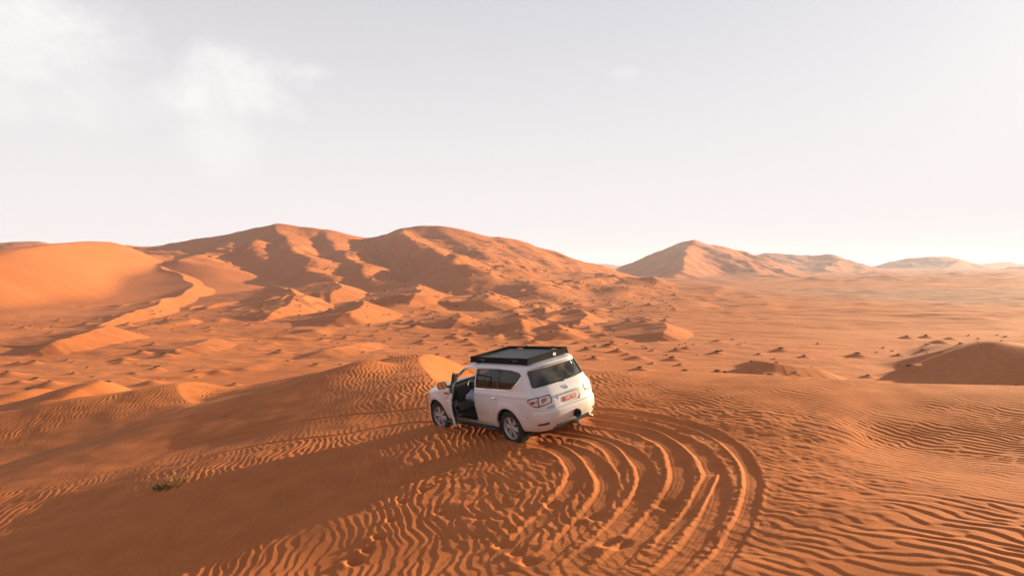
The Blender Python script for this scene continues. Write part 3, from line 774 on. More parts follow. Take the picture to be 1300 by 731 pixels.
CUT = {}
REAR_DOOR = rounded([(1.225, .47), (1.225, 1.768), (.30, 1.768), (.30, 1.02), (.40, .84), (.52, .68), (.58, .47)], .05)
FRONT_DOOR = rounded([(1.24, .47), (1.24, 1.745), (1.62, 1.742), (1.82, 1.685), (2.25, 1.41), (2.34, 1.29), (2.36, 1.10), (2.25, .80), (2.18, .47)], .04)
W_REAR = rounded([(1.17, 1.315), (1.15, 1.72), (.33, 1.735), (.33, 1.325)], .03)
W_QUART = rounded([(.27, 1.33), (.27, 1.735), (-.12, 1.725), (-.42, 1.69), (-.52, 1.63), (-.45, 1.55), (-.20, 1.345)], .05)
W_BAND = rounded([(1.19, 1.30), (1.17, 1.745), (.3, 1.76), (-.14, 1.745), (-.44, 1.705), (-.545, 1.63), (-.47, 1.54), (-.20, 1.325)], .04)
W_FRONT = rounded([(1.275, 1.325), (1.275, 1.722), (1.59, 1.718), (1.77, 1.665), (2.20, 1.38), (2.20, 1.325)], .03)
W_FRAME = rounded([(1.25, 1.30), (1.25, 1.74), (1.60, 1.736), (1.80, 1.68), (2.23, 1.405), (2.30, 1.30)], .03)
WSHIELD = rounded([(-.76, 1.30), (.76, 1.30), (.64, 1.745), (-.64, 1.745)], .05)
TAILG = rounded([(-.80, .86), (.80, .86), (.82, 1.34), (.735, 1.742), (-.735, 1.742), (-.82, 1.34)], .04)
RWIN = rounded([(-.785, 1.365), (.785, 1.365), (.715, 1.725), (-.715, 1.725)], .05)

def mirror_poly(p): return p
S_BODY = two_shell(0.0, .05, z0=.52, z1=1.84, xcap=(-1.02, 2.72))
S_GLASS = two_shell(.010, .016)
S_TRIM = two_shell(-.005, .03)
S_TRIM2 = two_shell(-.009, .03)
S_DOORTRIM = two_shell(.045, .075)

def cyl_y(cx, cz, r, y0, y1, n=44):
    return prism([(cx + r * math.cos(k * 2 * math.pi / n), cz + r * math.sin(k * 2 * math.pi / n)) for k in range(n)], 'y', y0, y1)

car = bpy.data.objects.new('off_road_car', None); COL.objects.link(car)
car['label'] = 'white off-road SUV with open driver door and black roof rack, parked on the sand'
car['category'] = 'car'
M_CAR = Matrix.Translation((CARX, CARY, ground_z(CARX, CARY) * 0 + .0)) @ Matrix.Rotation(RAD(128.3), 4, 'Z') @ Matrix.Rotation(RAD(4.9), 4, 'Y') @ Matrix.Rotation(RAD(-8.1), 4, 'X')
car.matrix_world = M_CAR

# body: shell less wheel arches, doors, tailgate, windows
wells = [cyl_y(ax, .42, .475, s * .60, s * 1.3) for ax in (0, AXF) for s in (-1, 1)]
body = boolean(S_BODY.copy(), wells, 'DIFFERENCE')
gap = lambda p, g: (lambda c: [(c[0] + (x - c[0]) * (1 + g / max(.3, abs(x - c[0]))), c[1] + (z - c[1]) * (1 + g / max(.3, abs(z - c[1])))) for x, z in p])((sum(q[0] for q in p) / len(p), sum(q[1] for q in p) / len(p)))
body = boolean(body, [prism(gap(REAR_DOOR, .006), 'y', .5, 1.3), prism(gap(FRONT_DOOR, .006), 'y', .45, 1.3), prism(gap(TAILG, .005), 'x', -1.6, -.65), prism([(-.66, .30), (-.50, .505), (.50, .505), (.66, .30)], 'x', -1.7, -.9)], 'DIFFERENCE')
body = boolean(body, [prism(W_QUART, 'y', .4, 1.3), prism(W_REAR, 'y', -1.3, -.5), prism(W_QUART, 'y', -1.3, -.5), prism(W_FRONT, 'y', -1.3, -.5), prism(WSHIELD, 'x', 1.0, 2.9)], 'DIFFERENCE')
# shut lines: bonnet, bumper, fuel flap, far doors
lines = []
def groove(poly, axis, lo, hi, w=.006):
    inner = gap(poly, -w)
    return boolean(prism(poly, axis, lo, hi), [prism(inner, axis, lo - .05, hi + .05)], 'DIFFERENCE')
S_DEEP = two_shell(.012, .05, z0=.5, z1=1.8)
body_o = link_mesh('body', body, M_PAINT, car)

# doors and tailgate come from the same shell
rd = boolean(S_BODY.copy(), [prism(REAR_DOOR, 'y', .5, 1.3)], 'INTERSECT')
SLAB = prism([(-.5, .3), (3, .3), (3, .60), (-.5, .60)], 'y', .3, .875)
rd = boolean(rd, wells[1:2] + [prism(W_REAR, 'y', .4, 1.3), SLAB], 'DIFFERENCE')
rear_door = link_mesh('door', rd, M_PAINT, car)
fd = boolean(S_BODY.copy(), [prism(FRONT_DOOR, 'y', .5, 1.3)], 'INTERSECT')
fd = boolean(fd, [prism(gap(W_FRAME, .03), 'y', .4, 1.3), SLAB], 'DIFFERENCE')
HINGE = Vector((2.30, .955, 0))
M_OPEN = Matrix.Translation(HINGE) @ Matrix.Rotation(RAD(-34.5), 4, 'Z') @ Matrix.Translation(-HINGE)
fdoor = link_mesh('door', fd, M_PAINT, car)
fdoor.matrix_local = M_OPEN
fdoor['label'] = 'open driver door'
tg = boolean(S_BODY.copy(), [prism(TAILG, 'x', -1.6, -.66)], 'INTERSECT')
tg = boolean(tg, [prism(RWIN, 'x', -1.6, -.5)], 'DIFFERENCE')
PLREC = rounded([(-.31, .885), (.31, .885), (.345, 1.115), (-.345, 1.115)], .03)
tg = boolean(tg, [prism(PLREC, 'x', -1.6, -1.118)], 'DIFFERENCE')
tailgate = link_mesh('tailgate', tg, M_PAINT, car)

# glass
def pane(poly, axis, lo, hi, m_, parent, name='window', shell=None):
    return link_mesh(name, boolean((shell or S_GLASS).copy(), [prism(poly, axis, lo, hi)], 'INTERSECT'), m_, parent, 50)
g2 = lambda p: gap(p, .006)
pane(g2(W_QUART), 'y', .4, 1.3, M_TINT, car); pane(g2(W_REAR), 'y', .4, 1.3, M_TINT, rear_door)
_fr = boolean(two_shell(-.003, .028), [prism(W_FRAME, 'y', .5, 1.3)], 'INTERSECT')
link_mesh('window_frame', boolean(_fr, [prism(gap(W_FRONT, -.004), 'y', .4, 1.4)], 'DIFFERENCE'), M_DARK, fdoor, 45)
for w_, m_ in ((W_QUART, M_TINT), (W_REAR, M_TINT), (W_FRONT, M_GLASS)): pane(g2(w_), 'y', -1.3, -.4, m_, car)
pane(g2(WSHIELD), 'x', 1.0, 2.9, M_GLASS, car, 'windscreen')
pane(g2(RWIN), 'x', -1.6, -.5, M_MOTTLED, tailgate)
# black surrounds of the side glass, bright strip under it
def patch(poly, axis, lo, hi, m_, parent, name, shell=None, minus=()):
    me = boolean((shell or S_TRIM).copy(), [prism(poly, axis, lo, hi)], 'INTERSECT')
    if minus: me = boolean(me, list(minus), 'DIFFERENCE')
    return link_mesh(name, me, m_, parent, 45)
patch(W_BAND, 'y', .5, 1.3, M_DARK, car, 'window_surround', minus=[prism(W_REAR, 'y', .4, 1.4), prism(W_QUART, 'y', .4, 1.4), prism([(.27, 1.2), (.33, 1.2), (.33, 1.30), (.27, 1.30)], 'y', .4, 1.4)])
patch(W_BAND, 'y', -1.3, -.5, M_DARK, car, 'window_surround', minus=[prism(W_REAR, 'y', -1.4, -.4), prism(W_QUART, 'y', -1.4, -.4)])
patch([(1.21, 1.283), (1.21, 1.300), (-.19, 1.322), (-.455, 1.53), (-.53, 1.62), (-.548, 1.62), (-.478, 1.525), (-.205, 1.303)], 'y', .5, 1.3, M_CHROME, car, 'chrome_strip', S_TRIM2)
rws = boolean(S_TRIM.copy(), [prism(gap(RWIN, .008), 'x', -1.6, -.5)], 'INTERSECT')
link_mesh('window_seal', boolean(rws, [prism(gap(RWIN, -.014), 'x', -1.7, -.4)], 'DIFFERENCE'), M_DARK, tailgate, 45)
# fuel flap, shoulder vent behind the front wheel arch
patch(rounded([(2.32, 1.06), (2.62, 1.075), (2.60, 1.13), (2.30, 1.12)], .02), 'y', .5, 1.3, M_CHROME, car, 'fender_vent', S_TRIM2)
patch(rounded([(2.34, 1.075), (2.58, 1.085), (2.57, 1.118), (2.33, 1.11)], .012), 'y', .5, 1.3, M_DARK, car, 'vent_mesh', two_shell(-.012, .03))
patch(rounded([(2.43, .965), (2.50, .967), (2.49, .985), (2.43, .983)], .004), 'y', .5, 1.3, M_RED, car, 'fender_badge', S_TRIM2)
# dark wheel arch lips and sills
for ax in (0, AXF):
    for s in (1, -1):
        ring = boolean(cyl_y(ax, .42, .512, min(s * .62, s * 1.2), max(s * .62, s * 1.2), 60), [cyl_y(ax, .42, .474, -2, 2, 60)], 'DIFFERENCE')
        bm = bmesh.new()
        # inner liner: half drum and back wall
        n = 30; r0 = .47
        A = []; B = []
        for k in range(n + 1):
            th = -.35 + k / n * (math.pi + .7)
            A.append(bm.verts.new((ax + r0 * math.cos(th), s * .90, .42 + r0 * math.sin(th)))); B.append(bm.verts.new((ax + r0 * math.cos(th), s * .56, .42 + r0 * math.sin(th))))
        for k in range(n): bm.faces.new((A[k], A[k + 1], B[k + 1], B[k]))
        bm.faces.new(B)
        bmesh.ops.solidify(bm, geom=bm.faces[:], thickness=.012)
        link_mesh('wheel_arch', bm_mesh(bm), M_DARK, car)
bm = bmesh.new()
box_bm(bm, -1.02, 3.6, -.56, .56, .41, .50, .03); box_bm(bm, .52, 2.56, -.90, .90, .415, .50, .03)
link_mesh('underbody', bm_mesh(bm), M_DARK, car)
bm = bmesh.new(); box_bm(bm, -1.09, -.62, -.57, .57, .41, .52, .03)
link_mesh('rear_valance', bm_mesh(bm), M_DARK, car)
for s in (1, -1):
    bm = bmesh.new()
    box_bm(bm, .46, 2.50, s * .90 if s > 0 else -1.06, 1.06 if s > 0 else -.90, .36, .395, .015, 0)
    tube_bm(bm, [(.44, s * 1.055, .377), (.52, s * 1.065, .375), (1.5, s * 1.068, .375), (2.42, s * 1.065, .375), (2.52, s * 1.05, .377)], .016, 8, 1)
    for x in (.7, 1.5, 2.3): box_bm(bm, x - .03, x + .03, s * .8 if s > 0 else -.92, .92 if s > 0 else s * .8, .33, .40, .0, 0)
    link_mesh('step_bar', bm_mesh(bm), [M_DARK, M_CHROME], car)

# door furniture
def handle(parent, x, y, z, s=1):
    bm = bmesh.new()
    tube_bm(bm, [(x - .095, y, z), (x - .075, y + .028, z), (x, y + .036, z + .003), (x + .075, y + .028, z), (x + .095, y, z)], [.010, .014, .015, .014, .010], 8)
    b2 = bmesh.new(); lathe_bm(b2, [(.001, .0), (.05, .0), (.056, -.006)], 20)
    merge_bm(bm, b2, Matrix.Translation((x, y + .004, z)) @ Matrix.Scale(1.6, 4, (1, 0, 0)) @ Matrix.Scale(.55, 4, (0, 0, 1)))
    return link_mesh('handle', bm_mesh(bm), M_CHROME, parent)
handle(rear_door, .44, .970, 1.115)
handle(fdoor, 1.40, .968, 1.115)
# inner trims of the open door
ft = boolean(S_DOORTRIM.copy(), [prism(rounded([(1.30, .54), (1.29, 1.30), (1.95, 1.29), (2.22, 1.20), (2.23, .90), (2.16, .54)], .05), 'y', .5, 1.3)], 'INTERSECT')
link_mesh('door_panel', ft, M_INT, fdoor)
bm = bmesh.new(); box_bm(bm, 1.38, 1.95, .80, .862, .92, .98, .02); box_bm(bm, 1.38, 2.05, .815, .862, .58, .70, .02)
link_mesh('armrest', bm_mesh(bm), M_SEAT, fdoor)
# mirrors
def mirror(parent, s):
    bm = bmesh.new()
    b2 = bmesh.new()
    bmesh.ops.create_uvsphere(b2, u_segments=20, v_segments=12, radius=1)
    for v in b2.verts:
        v.co = Vector((math.copysign(abs(v.co.x) ** .7, v.co.x) * (.095 if v.co.x > 0 else .03), math.copysign(abs(v.co.y) ** .6, v.co.y) * .125, math.copysign(abs(v.co.z) ** .6, v.co.z) * .095))
    merge_bm(bm, b2, Matrix.Translation((1.98, s * 1.115, 1.385)))
    tube_bm(bm, [(2.02, s * .90, 1.32), (2.0, s * 1.0, 1.34), (1.985, s * 1.06, 1.355)], [.035, .03, .035], 10)
    o = link_mesh('mirror', bm_mesh(bm), M_PAINT if s < 0 else M_DARK, parent)
    return o
mo = mirror(fdoor, 1); mirror(car, -1)
mo['label'] = 'black door mirror with glass'
mm_, mt, mb = mat('mirror_glass'); mb.inputs['Metallic'].default_value = 1; mb.inputs['Base Color'].default_value = (.75, .75, .75, 1); mb.inputs['Roughness'].default_value = .03
bm = bmesh.new()
pp = rounded([(-.105, -.078), (.105, -.078), (.105, .078), (-.105, .078)], .04)
A = [bm.verts.new((1.948, 1.115 + a, 1.385 + b)) for a, b in pp]; B = [bm.verts.new((1.943, 1.115 + a * .97, 1.385 + b * .97)) for a, b in pp]
bm.faces.new(B)
for k in range(len(A)): bm.faces.new((A[k], A[(k + 1) % len(A)], B[(k + 1) % len(A)], B[k]))
bm.faces.new(A[::-1])
mg = link_mesh('mirror_glass', bm_mesh(bm), mm_, fdoor, None)

# tailgate furniture
bm = bmesh.new()
tube_bm(bm, [(-1.150, -.37, 1.118), (-1.165, -.33, 1.126), (-1.172, 0, 1.134), (-1.165, .33, 1.126), (-1.150, .37, 1.118)], [.014, .021, .024, .021, .014], 10)
link_mesh('handle', bm_mesh(bm), M_CHROME, tailgate)
bm = bmesh.new()
ring = [(-1.073, .045 * math.cos(k * math.pi / 12), 1.235 + .045 * math.sin(k * math.pi / 12)) for k in range(24)]
tube_bm(bm, [(x - (z - 1.235) * -.36 * 1, y, z) for x, y, z in ring], .007, 6, closed=True)
box_bm(bm, -1.083, -1.063, -.058, .058, 1.228, 1.242, .004)
link_mesh('emblem', bm_mesh(bm), M_CHROME, tailgate)
def letters(s, size, origin, m_, parent, name, tilt=0, base=None, base_mat=None):
    me = text_mesh(s, size, .0025)
    # text plane: reading direction to -y (seen from behind the car), up z, facing -x
    R_ = Matrix(((0, 0, -1, 0), (-1, 0, 0, 0), (0, 1, 0, 0), (0, 0, 0, 1)))
    me.transform(Matrix.Translation(origin) @ Matrix.Rotation(RAD(tilt), 4, 'Y') @ R_)
    return link_mesh(name, me, m_, parent, None)
def seg_plate():
    bm = bmesh.new(); box_bm(bm, -1.142, -1.132, -.20, .20, .932, 1.046, .004, 0)
    me = bm_mesh(bm)
    o = link_mesh('licence_plate', me, M_PLATE, tailgate)
    return o
seg_plate()
letters('5587 YR', .082, (-1.1435, 0, .99), M_WHITE, tailgate, 'plate_lettering')
letters('PATROL', .068, (-1.154, .59, .918), M_DARK, tailgate, 'lettering', 4)
pr = boolean(S_BODY.copy(), [prism(PLREC, 'x', -1.6, -.9)], 'INTERSECT')
bm = bmesh.new(); box_bm(bm, -1.128, -1.112, -.33, .33, .89, 1.11, .0)
link_mesh('plate_recess', bm_mesh(bm), M_PAINT, tailgate)
# rear wiper
bm = bmesh.new()
tube_bm(bm, [(-.985, -.02, 1.372), (-.965, .15, 1.402), (-.955, .38, 1.415)], .009, 6); box_bm(bm, -1.0, -.955, -.05, .01, 1.345, 1.385, .01)
link_mesh('wiper', bm_mesh(bm), M_DARK, tailgate)

# rear lamps round the corners
def lamp(s):
    u = (-.7071, -.7071 * s); n_ = (-.7071, .7071 * s)
    ax = (u, n_)
    P1 = rounded([(-.135, 1.105), (-.06, 1.155), (.08, 1.175), (.40, 1.180), (.435, 1.05), (.42, 1.0), (.20, .965), (.07, .955), (-.04, 1.01)], .02)
    base = patch(P1, ax, .55, 2.2, M_DARK, car, 'tail_light', S_TRIM)
    outer = rounded([(-.105, 1.10), (-.05, 1.135), (.075, 1.155), (.125, 1.158), (.125, .978), (.075, .978), (-.03, 1.03)], .015)
    inner = rounded([(.15, 1.158), (.385, 1.16), (.412, 1.05), (.395, 1.015), (.20, .985), (.15, .982)], .015)
    sh = two_shell(-.010, .02)
    patch(outer, ax, .55, 2.2, M_LENS, base, 'lens', sh); patch(inner, ax, .55, 2.2, M_LENS, base, 'lens', sh)
    sh2 = two_shell(-.0125, .02)
    patch(rounded([(-.06, 1.06), (-.02, 1.105), (.07, 1.115), (.07, 1.05), (0, 1.035)], .012), ax, .55, 2.2, M_RED, base, 'bulb', sh2)
    patch(rounded([(.20, 1.03), (.20, 1.12), (.27, 1.135), (.33, 1.125), (.30, 1.06)], .012), ax, .55, 2.2, M_RED, base, 'bulb', sh2)
    patch(rounded([(.085, 1.05), (.085, 1.12), (.112, 1.12), (.112, 1.05)], .006), ax, .55, 2.2, M_RED, base, 'bulb', sh2)
    return base
lamp(1); lamp(-1)
for s in (1, -1):
    rp = rounded([(s * .68, .54), (s * .87, .545), (s * .89, .585), (s * .68, .605)], .015)
    patch(rp, 'x', -1.6, -.6, M_DARK, car, 'reflector', S_TRIM)
    patch(gap(rp, -.012), 'x', -1.6, -.6, M_REFL, car, 'reflector', S_TRIM2)
# head lamps
for s in (1, -1):
    u = (.7071, -.7071 * s); n_ = (.7071, .7071 * s)
    patch(rounded([(1.62, .86), (1.70, 1.04), (1.9, 1.045), (2.32, 1.0), (2.36, .88), (1.9, .84)], .02), (u, n_), 1.5, 4, M_LENS, car, 'headlight', S_TRIM)
bm = bmesh.new(); box_bm(bm, 3.98, 4.075, -.52, .52, .68, .95, .03); link_mesh('grille', bm_mesh(bm), M_CHROME, car)
# tow hitch with its round black cover, exhaust
bm = bmesh.new()
box_bm(bm, -1.28, -.9, -.09, -.01, .38, .44, .006); tube_bm(bm, [(-1.0, -.55, .40), (-1.0, .5, .40)], .03, 10)
link_mesh('tow_hitch', bm_mesh(bm), simple('steel', (.20, .19, .19), .5, .6), car)
bm = bmesh.new(); lathe_bm(bm, [(.001, -.05), (.07, -.05), (.095, -.035), (.10, 0), (.095, .03), (.06, .045), (.045, .02), (.001, .02)], 28)
me = bm_mesh(bm); me.transform(Matrix.Translation((-1.25, -.06, .615)) @ Matrix.Rotation(RAD(90), 4, 'Z'))
link_mesh('tow_cover', me, M_BLACK, car)
bm = bmesh.new(); tube_bm(bm, [(-.7, -.62, .37), (-1.08, -.62, .375), (-1.14, -.62, .36)], .035, 12); link_mesh('exhaust_pipe', bm_mesh(bm), M_CHROME, car)

# wheels
def wheel(x, y, s, steer=0):
    w = bpy.data.objects.new('wheel', None); COL.objects.link(w); w.parent = car
    w.location = (x, y, .415); w.rotation_euler = (0, random.uniform(0, 6), RAD(steer) + (0 if s > 0 else math.pi))
    bm = bmesh.new()
    prof = [(.265, -.125), (.30, -.135), (.36, -.135), (.395, -.125), (.415, -.10), (.418, -.05), (.418, .05), (.415, .10), (.395, .125), (.36, .135), (.30, .135), (.265, .125), (.255, .11), (.255, -.11), (.265, -.125)]
    prof = [(r * .972, y) for r, y in prof]; lathe_bm(bm, prof, 64)
    for f in list(bm.faces):            # tread blocks
        c = f.calc_center_median(); r = math.hypot(c.x, c.z)
        if r > .40:
            k = int(math.atan2(c.z, c.x) / (2 * math.pi) * 64 + 64.01) % 2
            if k:
                for v in f.verts: pass
    b2 = bmesh.new()
    for k in range(40):
        a = k * 2 * math.pi / 40
        for y_ in (-.085, -.03, .03, .085):
            b3 = bmesh.new(); box_bm(b3, .402, .412, y_ - .021, y_ + .021, -.024, .024, .003)
            merge_bm(b2, b3, Matrix.Rotation(a + (.08 if y_ in (-.03, .085) else 0), 4, 'Y'))
    merge_bm(bm, b2)
    link_mesh('tyre', bm_mesh(bm), M_RUB, w)
    bm = bmesh.new()
    lathe_bm(bm, [(.262, .118), (.268, .126), (.258, .128), (.246, .112), (.236, .04), (.230, -.10), (.235, -.12), (.262, -.118)], 56)
    # six double spokes
    for k in range(6):
        a = k * math.pi / 3
        for o_ in (-.085, .085):
            b3 = bmesh.new()
            secs = [(.05, .030, .10, .085), (.12, .024, .098, .06), (.19, .023, .092, .05), (.252, .030, .085, .05)]
            rings = []
            for i, (r, hw, yo, th) in enumerate(secs):
                off = (r / .25) * math.sin(o_) * .25 * 2.0
                rings.append([b3.verts.new((r, yo, off - hw)), b3.verts.new((r, yo + .008, off)), b3.verts.new((r, yo, off + hw)), b3.verts.new((r, yo - th * .5, off + hw)), b3.verts.new((r, yo - th * .5, off - hw))])
            for A, B in zip(rings[:-1], rings[1:]):
                for i in range(5): b3.faces.new((A[i], A[(i + 1) % 5], B[(i + 1) % 5], B[i]))
            b3.faces.new(rings[0]); b3.faces.new(rings[-1][::-1])
            bmesh.ops.recalc_face_normals(b3, faces=b3.faces[:])
            merge_bm(bm, b3, Matrix.Rotation(a, 4, 'Y'))
    lathe_bm(bm, [(.001, .118), (.035, .116), (.045, .105), (.075, .098), (.078, .06)], 24)
    link_mesh('rim', bm_mesh(bm), M_ALLOY, w, 30)
    bm = bmesh.new(); lathe_bm(bm, [(.001, .0), (.19, .0), (.19, -.03), (.001, -.03)], 40); lathe_bm(bm, [(.08, .0), (.10, .04), (.001, .045)], 24)
    link_mesh('brake_disc', bm_mesh(bm), M_DARK, w)
    return w
for x in (0, AXF):
    for s in (1, -1): wheel(x, s * .80, s, 6 if x else 0)

# roof rails and rack
X0, X1, YR, ZB, ZT = -.60, 1.66, .625, 1.853, 1.978
rack = None
bm = bmesh.new()
n = 15
for k in range(n):
    y = -YR + .05 + (2 * YR - .1) * k / (n - 1)
    box_bm(bm, X0 + .03, X1 - .03, y - .032, y + .032, 1.915, 1.935, .006)
for x in (X0 + .3, (X0 + X1) / 2, X1 - .3): box_bm(bm, x - .02, x + .02, -YR + .01, YR - .01, 1.893, 1.914, .0)
for x in (X0 + .35, (X0 + X1) / 2, X1 - .35):
    for s in (1, -1): box_bm(bm, x - .05, x + .05, s * .54 - .02, s * .54 + .02, 1.81, 1.90, .0)
rack = link_mesh('roof_rack', bm_mesh(bm), M_SLAT, car)
def panel(pts, th, slots, axis):
    pass
for s in (1, -1):
    pl = prism(rounded([(X0 - .03, ZB), (X1 - .02, ZB), (X1 - .07, ZT), (X0 + .02, ZT)], .015), 'y', s * YR - .012, s * YR + .012)
    cuts = [prism(rounded([(x - .13, ZB + .055), (x + .13, ZB + .055), (x + .12, ZB + .095), (x - .12, ZB + .095)], .018), 'y', s * YR - .1, s * YR + .1) for x in (X0 + .45, X0 + 1.75)]
    o = link_mesh('side_panel', boolean(pl, cuts, 'DIFFERENCE'), M_BLACK, rack, 40)
    bm = bmesh.new(); tube_bm(bm, [(X0 + .02, s * YR, ZT), (X1 - .07, s * YR, ZT)], .018, 8); link_mesh('top_rail', bm_mesh(bm), M_BLACK, rack)
for x, l in ((X0, 0), (X1 - .045, 1)):
    pl = prism(rounded([(-YR + .013, ZB), (YR - .013, ZB), (YR - .013, ZT), (-YR + .013, ZT)], .01), 'x', x - .012, x + .012)
    o = link_mesh('end_panel', pl, M_BLACK, rack, 40)
    if l: o.matrix_local = Matrix.Identity(4)
    bm = bmesh.new(); tube_bm(bm, [(x, -YR, ZT), (x, YR, ZT)], .018, 8); link_mesh('top_rail', bm_mesh(bm), M_BLACK, rack)
# pale mark on the rear panel: two slanting strokes
bm = bmesh.new()
for dy, dz in ((0.0, .01), (-.045, -.008)):
    b3 = bmesh.new(); box_bm(b3, -.002, .002, -.018, .018, -.035, .035, .001)
    merge_bm(bm, b3, Matrix.Translation((X0 - .016, -.18 + dy, (ZB + ZT) / 2 + dz)) @ Matrix.Rotation(RAD(28), 4, 'X'))
link_mesh('badge', bm_mesh(bm), M_WHITE, rack)

# cabin
bm = bmesh.new(); box_bm(bm, -.95, 2.4, -.80, .80, .525, .56, .0); box_bm(bm, .2, 2.2, -.14, .14, .56, .86, .03)
link_mesh('cabin_floor', bm_mesh(bm), M_INT, car)
bm = bmesh.new(); box_bm(bm, 2.16, 2.56, -.78, .78, .82, 1.25, .06); box_bm(bm, 2.10, 2.20, .2, .56, 1.05, 1.27, .03)
link_mesh('dashboard', bm_mesh(bm), M_INT, car)
bm = bmesh.new()
ring = [(.19 * math.cos(k * math.pi / 14), .19 * math.sin(k * math.pi / 14), 0) for k in range(28)]
tube_bm(bm, ring, .016, 8, closed=True); tube_bm(bm, [(-.19, 0, 0), (.19, 0, 0)], .014, 6); tube_bm(bm, [(0, 0, 0), (0, -.19, 0)], .014, 6)
b2 = bmesh.new(); bmesh.ops.create_uvsphere(b2, u_segments=14, v_segments=8, radius=.06); merge_bm(bm, b2, Matrix.Scale(.6, 4, (0, 0, 1)))
me = bm_mesh(bm); me.transform(Matrix.Translation((2.02, .38, 1.17)) @ Matrix.Rotation(RAD(-65), 4, 'Y') @ Matrix.Rotation(RAD(90), 4, 'Z'))
link_mesh('steering_wheel', me, M_DARK, car)
def seat(x, y, w):
    bm = bmesh.new()
    box_bm(bm, x - .28, x + .28, y - w, y + w, .68, .88, .06)
    b2 = bmesh.new(); box_bm(b2, -.08, .08, -w, w, 0, .66, .06); merge_bm(bm, b2, Matrix.Translation((x - .30, y, .80)) @ Matrix.Rotation(RAD(-14), 4, 'Y'))
    for yy in ([y] if w < .4 else [y - .4, y + .4]):
        b2 = bmesh.new(); box_bm(b2, -.05, .05, -.13, .13, 0, .20, .04); merge_bm(bm, b2, Matrix.Translation((x - .47, yy, 1.47)) @ Matrix.Rotation(RAD(-8), 4, 'Y'))
    box_bm(bm, x - .25, x + .25, y - w * .8, y + w * .8, .56, .69, .0)
    return link_mesh('seat', bm_mesh(bm), M_SEAT, car)
seat(1.55, .38, .25); seat(1.55, -.38, .25); seat(.50, 0, .66)
# dark soft headlining so that the roof is not white inside
hl = two_shell(.053, .062, z0=1.42, z1=1.825, xcap=(-1.0, 2.4))
hl = boolean(hl, [prism([(-1.2, 1.74), (2.6, 1.74), (2.6, 1.9), (-1.2, 1.9)], 'y', -1, 1)], 'INTERSECT')
link_mesh('headlining', hl, M_INT, car)

# a pale bundle of cloth lying on the driver's seat
bm = bmesh.new(); bmesh.ops.create_icosphere(bm, subdivisions=4, radius=1)
for v in bm.verts:
    p = v.co.copy()
    f = 1 + .13 * math.sin(5 * p.x + 2 * p.z) + .10 * math.sin(7 * p.y + 3 * p.x) + .06 * math.sin(13 * p.z - 4 * p.y)
    v.co = Vector((p.x * .20 * f, p.y * .17 * f, max(p.z, -.55) * .155 * f))
bundle = link_mesh('cloth_bundle', bm_mesh(bm), M_CLOTH, None)
bundle.matrix_world = M_CAR @ Matrix.Translation((1.80, .60, .965))
bundle['label'] = 'pale blue-grey cloth bundle lying on the seat inside the open car door'; bundle['category'] = 'bundle'

# ------------------------------------------------------------------ plants
M_SHRUB = simple('shrub_twigs', (.14, .078, .042), .9, spec=.1, var=.35, scale=3)
M_SHRUB2 = simple('shrub_leaves', (.105, .075, .038), .9, spec=.1, var=.35, scale=3)
M_GRASS = simple('dry_grass', (.24, .15, .05), .8, spec=.1, var=.3, scale=20)
M_GRASS2 = simple('green_grass', (.055, .058, .02), .8, spec=.1, var=.3, scale=20)
def blade(bm, base, tip, w, bend, mi=0):
    base, tip = Vector(base), Vector(tip)
    d = (tip - base); s = d.cross(Vector((random.uniform(-1, 1), random.uniform(-1, 1), .2))).normalized() * w
    m_ = base + d * .55 + Vector(bend)
    v = [bm.verts.new(base - s), bm.verts.new(base + s), bm.verts.new(m_ + s * .8), bm.verts.new(m_ - s * .8), bm.verts.new(tip)]
    f = bm.faces.new((v[0], v[1], v[2], v[3])); g = bm.faces.new((v[3], v[2], v[4])); f.material_index = g.material_index = mi
def shrub_mesh(seed, n=150, flat=.55):
    random.seed(seed); bm = bmesh.new()
    lobes = [(random.uniform(-.28, .28), random.uniform(-.28, .28), random.uniform(.5, 1)) for _ in range(5)]
    for _ in range(n):
        lx, ly, ls = random.choice(lobes)
        th = random.uniform(0, 6.283); el = random.uniform(.15, 1.45); L = random.uniform(.18, .40) * ls
        b = Vector((lx + random.gauss(0, .05), ly + random.gauss(0, .05), -.03))
        t = b + Vector((math.cos(th) * math.cos(el), math.sin(th) * math.cos(el), math.sin(el) * flat * 1.5)) * L * 1.3
        blade(bm, b.lerp(t, random.uniform(0, .4)), t, random.uniform(.012, .035), (0, 0, random.uniform(.0, .05)), random.random() < .45)
    me = bpy.data.meshes.new('shrub'); bm.to_mesh(me); bm.free()
    me.materials.append(M_SHRUB); me.materials.append(M_SHRUB2)
    return me
SH = [shrub_mesh(40 + i) for i in range(5)]
# mounds in view, nearest (largest in the picture) first
ii, jj = np.meshgrid(np.arange(-80, 81), np.arange(8, 90))
mx, my, ms, on = mound_props(ii.ravel(), jj.ravel())
rr_ = np.hypot(mx, my)
sel = on & (rr_ > 62) & (rr_ < 400) & (np.abs(mx / my) < .80) & (hash2(ii.ravel(), jj.ravel(), 9) < .8)
mx, my, ms, rr_ = mx[sel], my[sel], ms[sel], rr_[sel]
mz = terrain(mx, my)
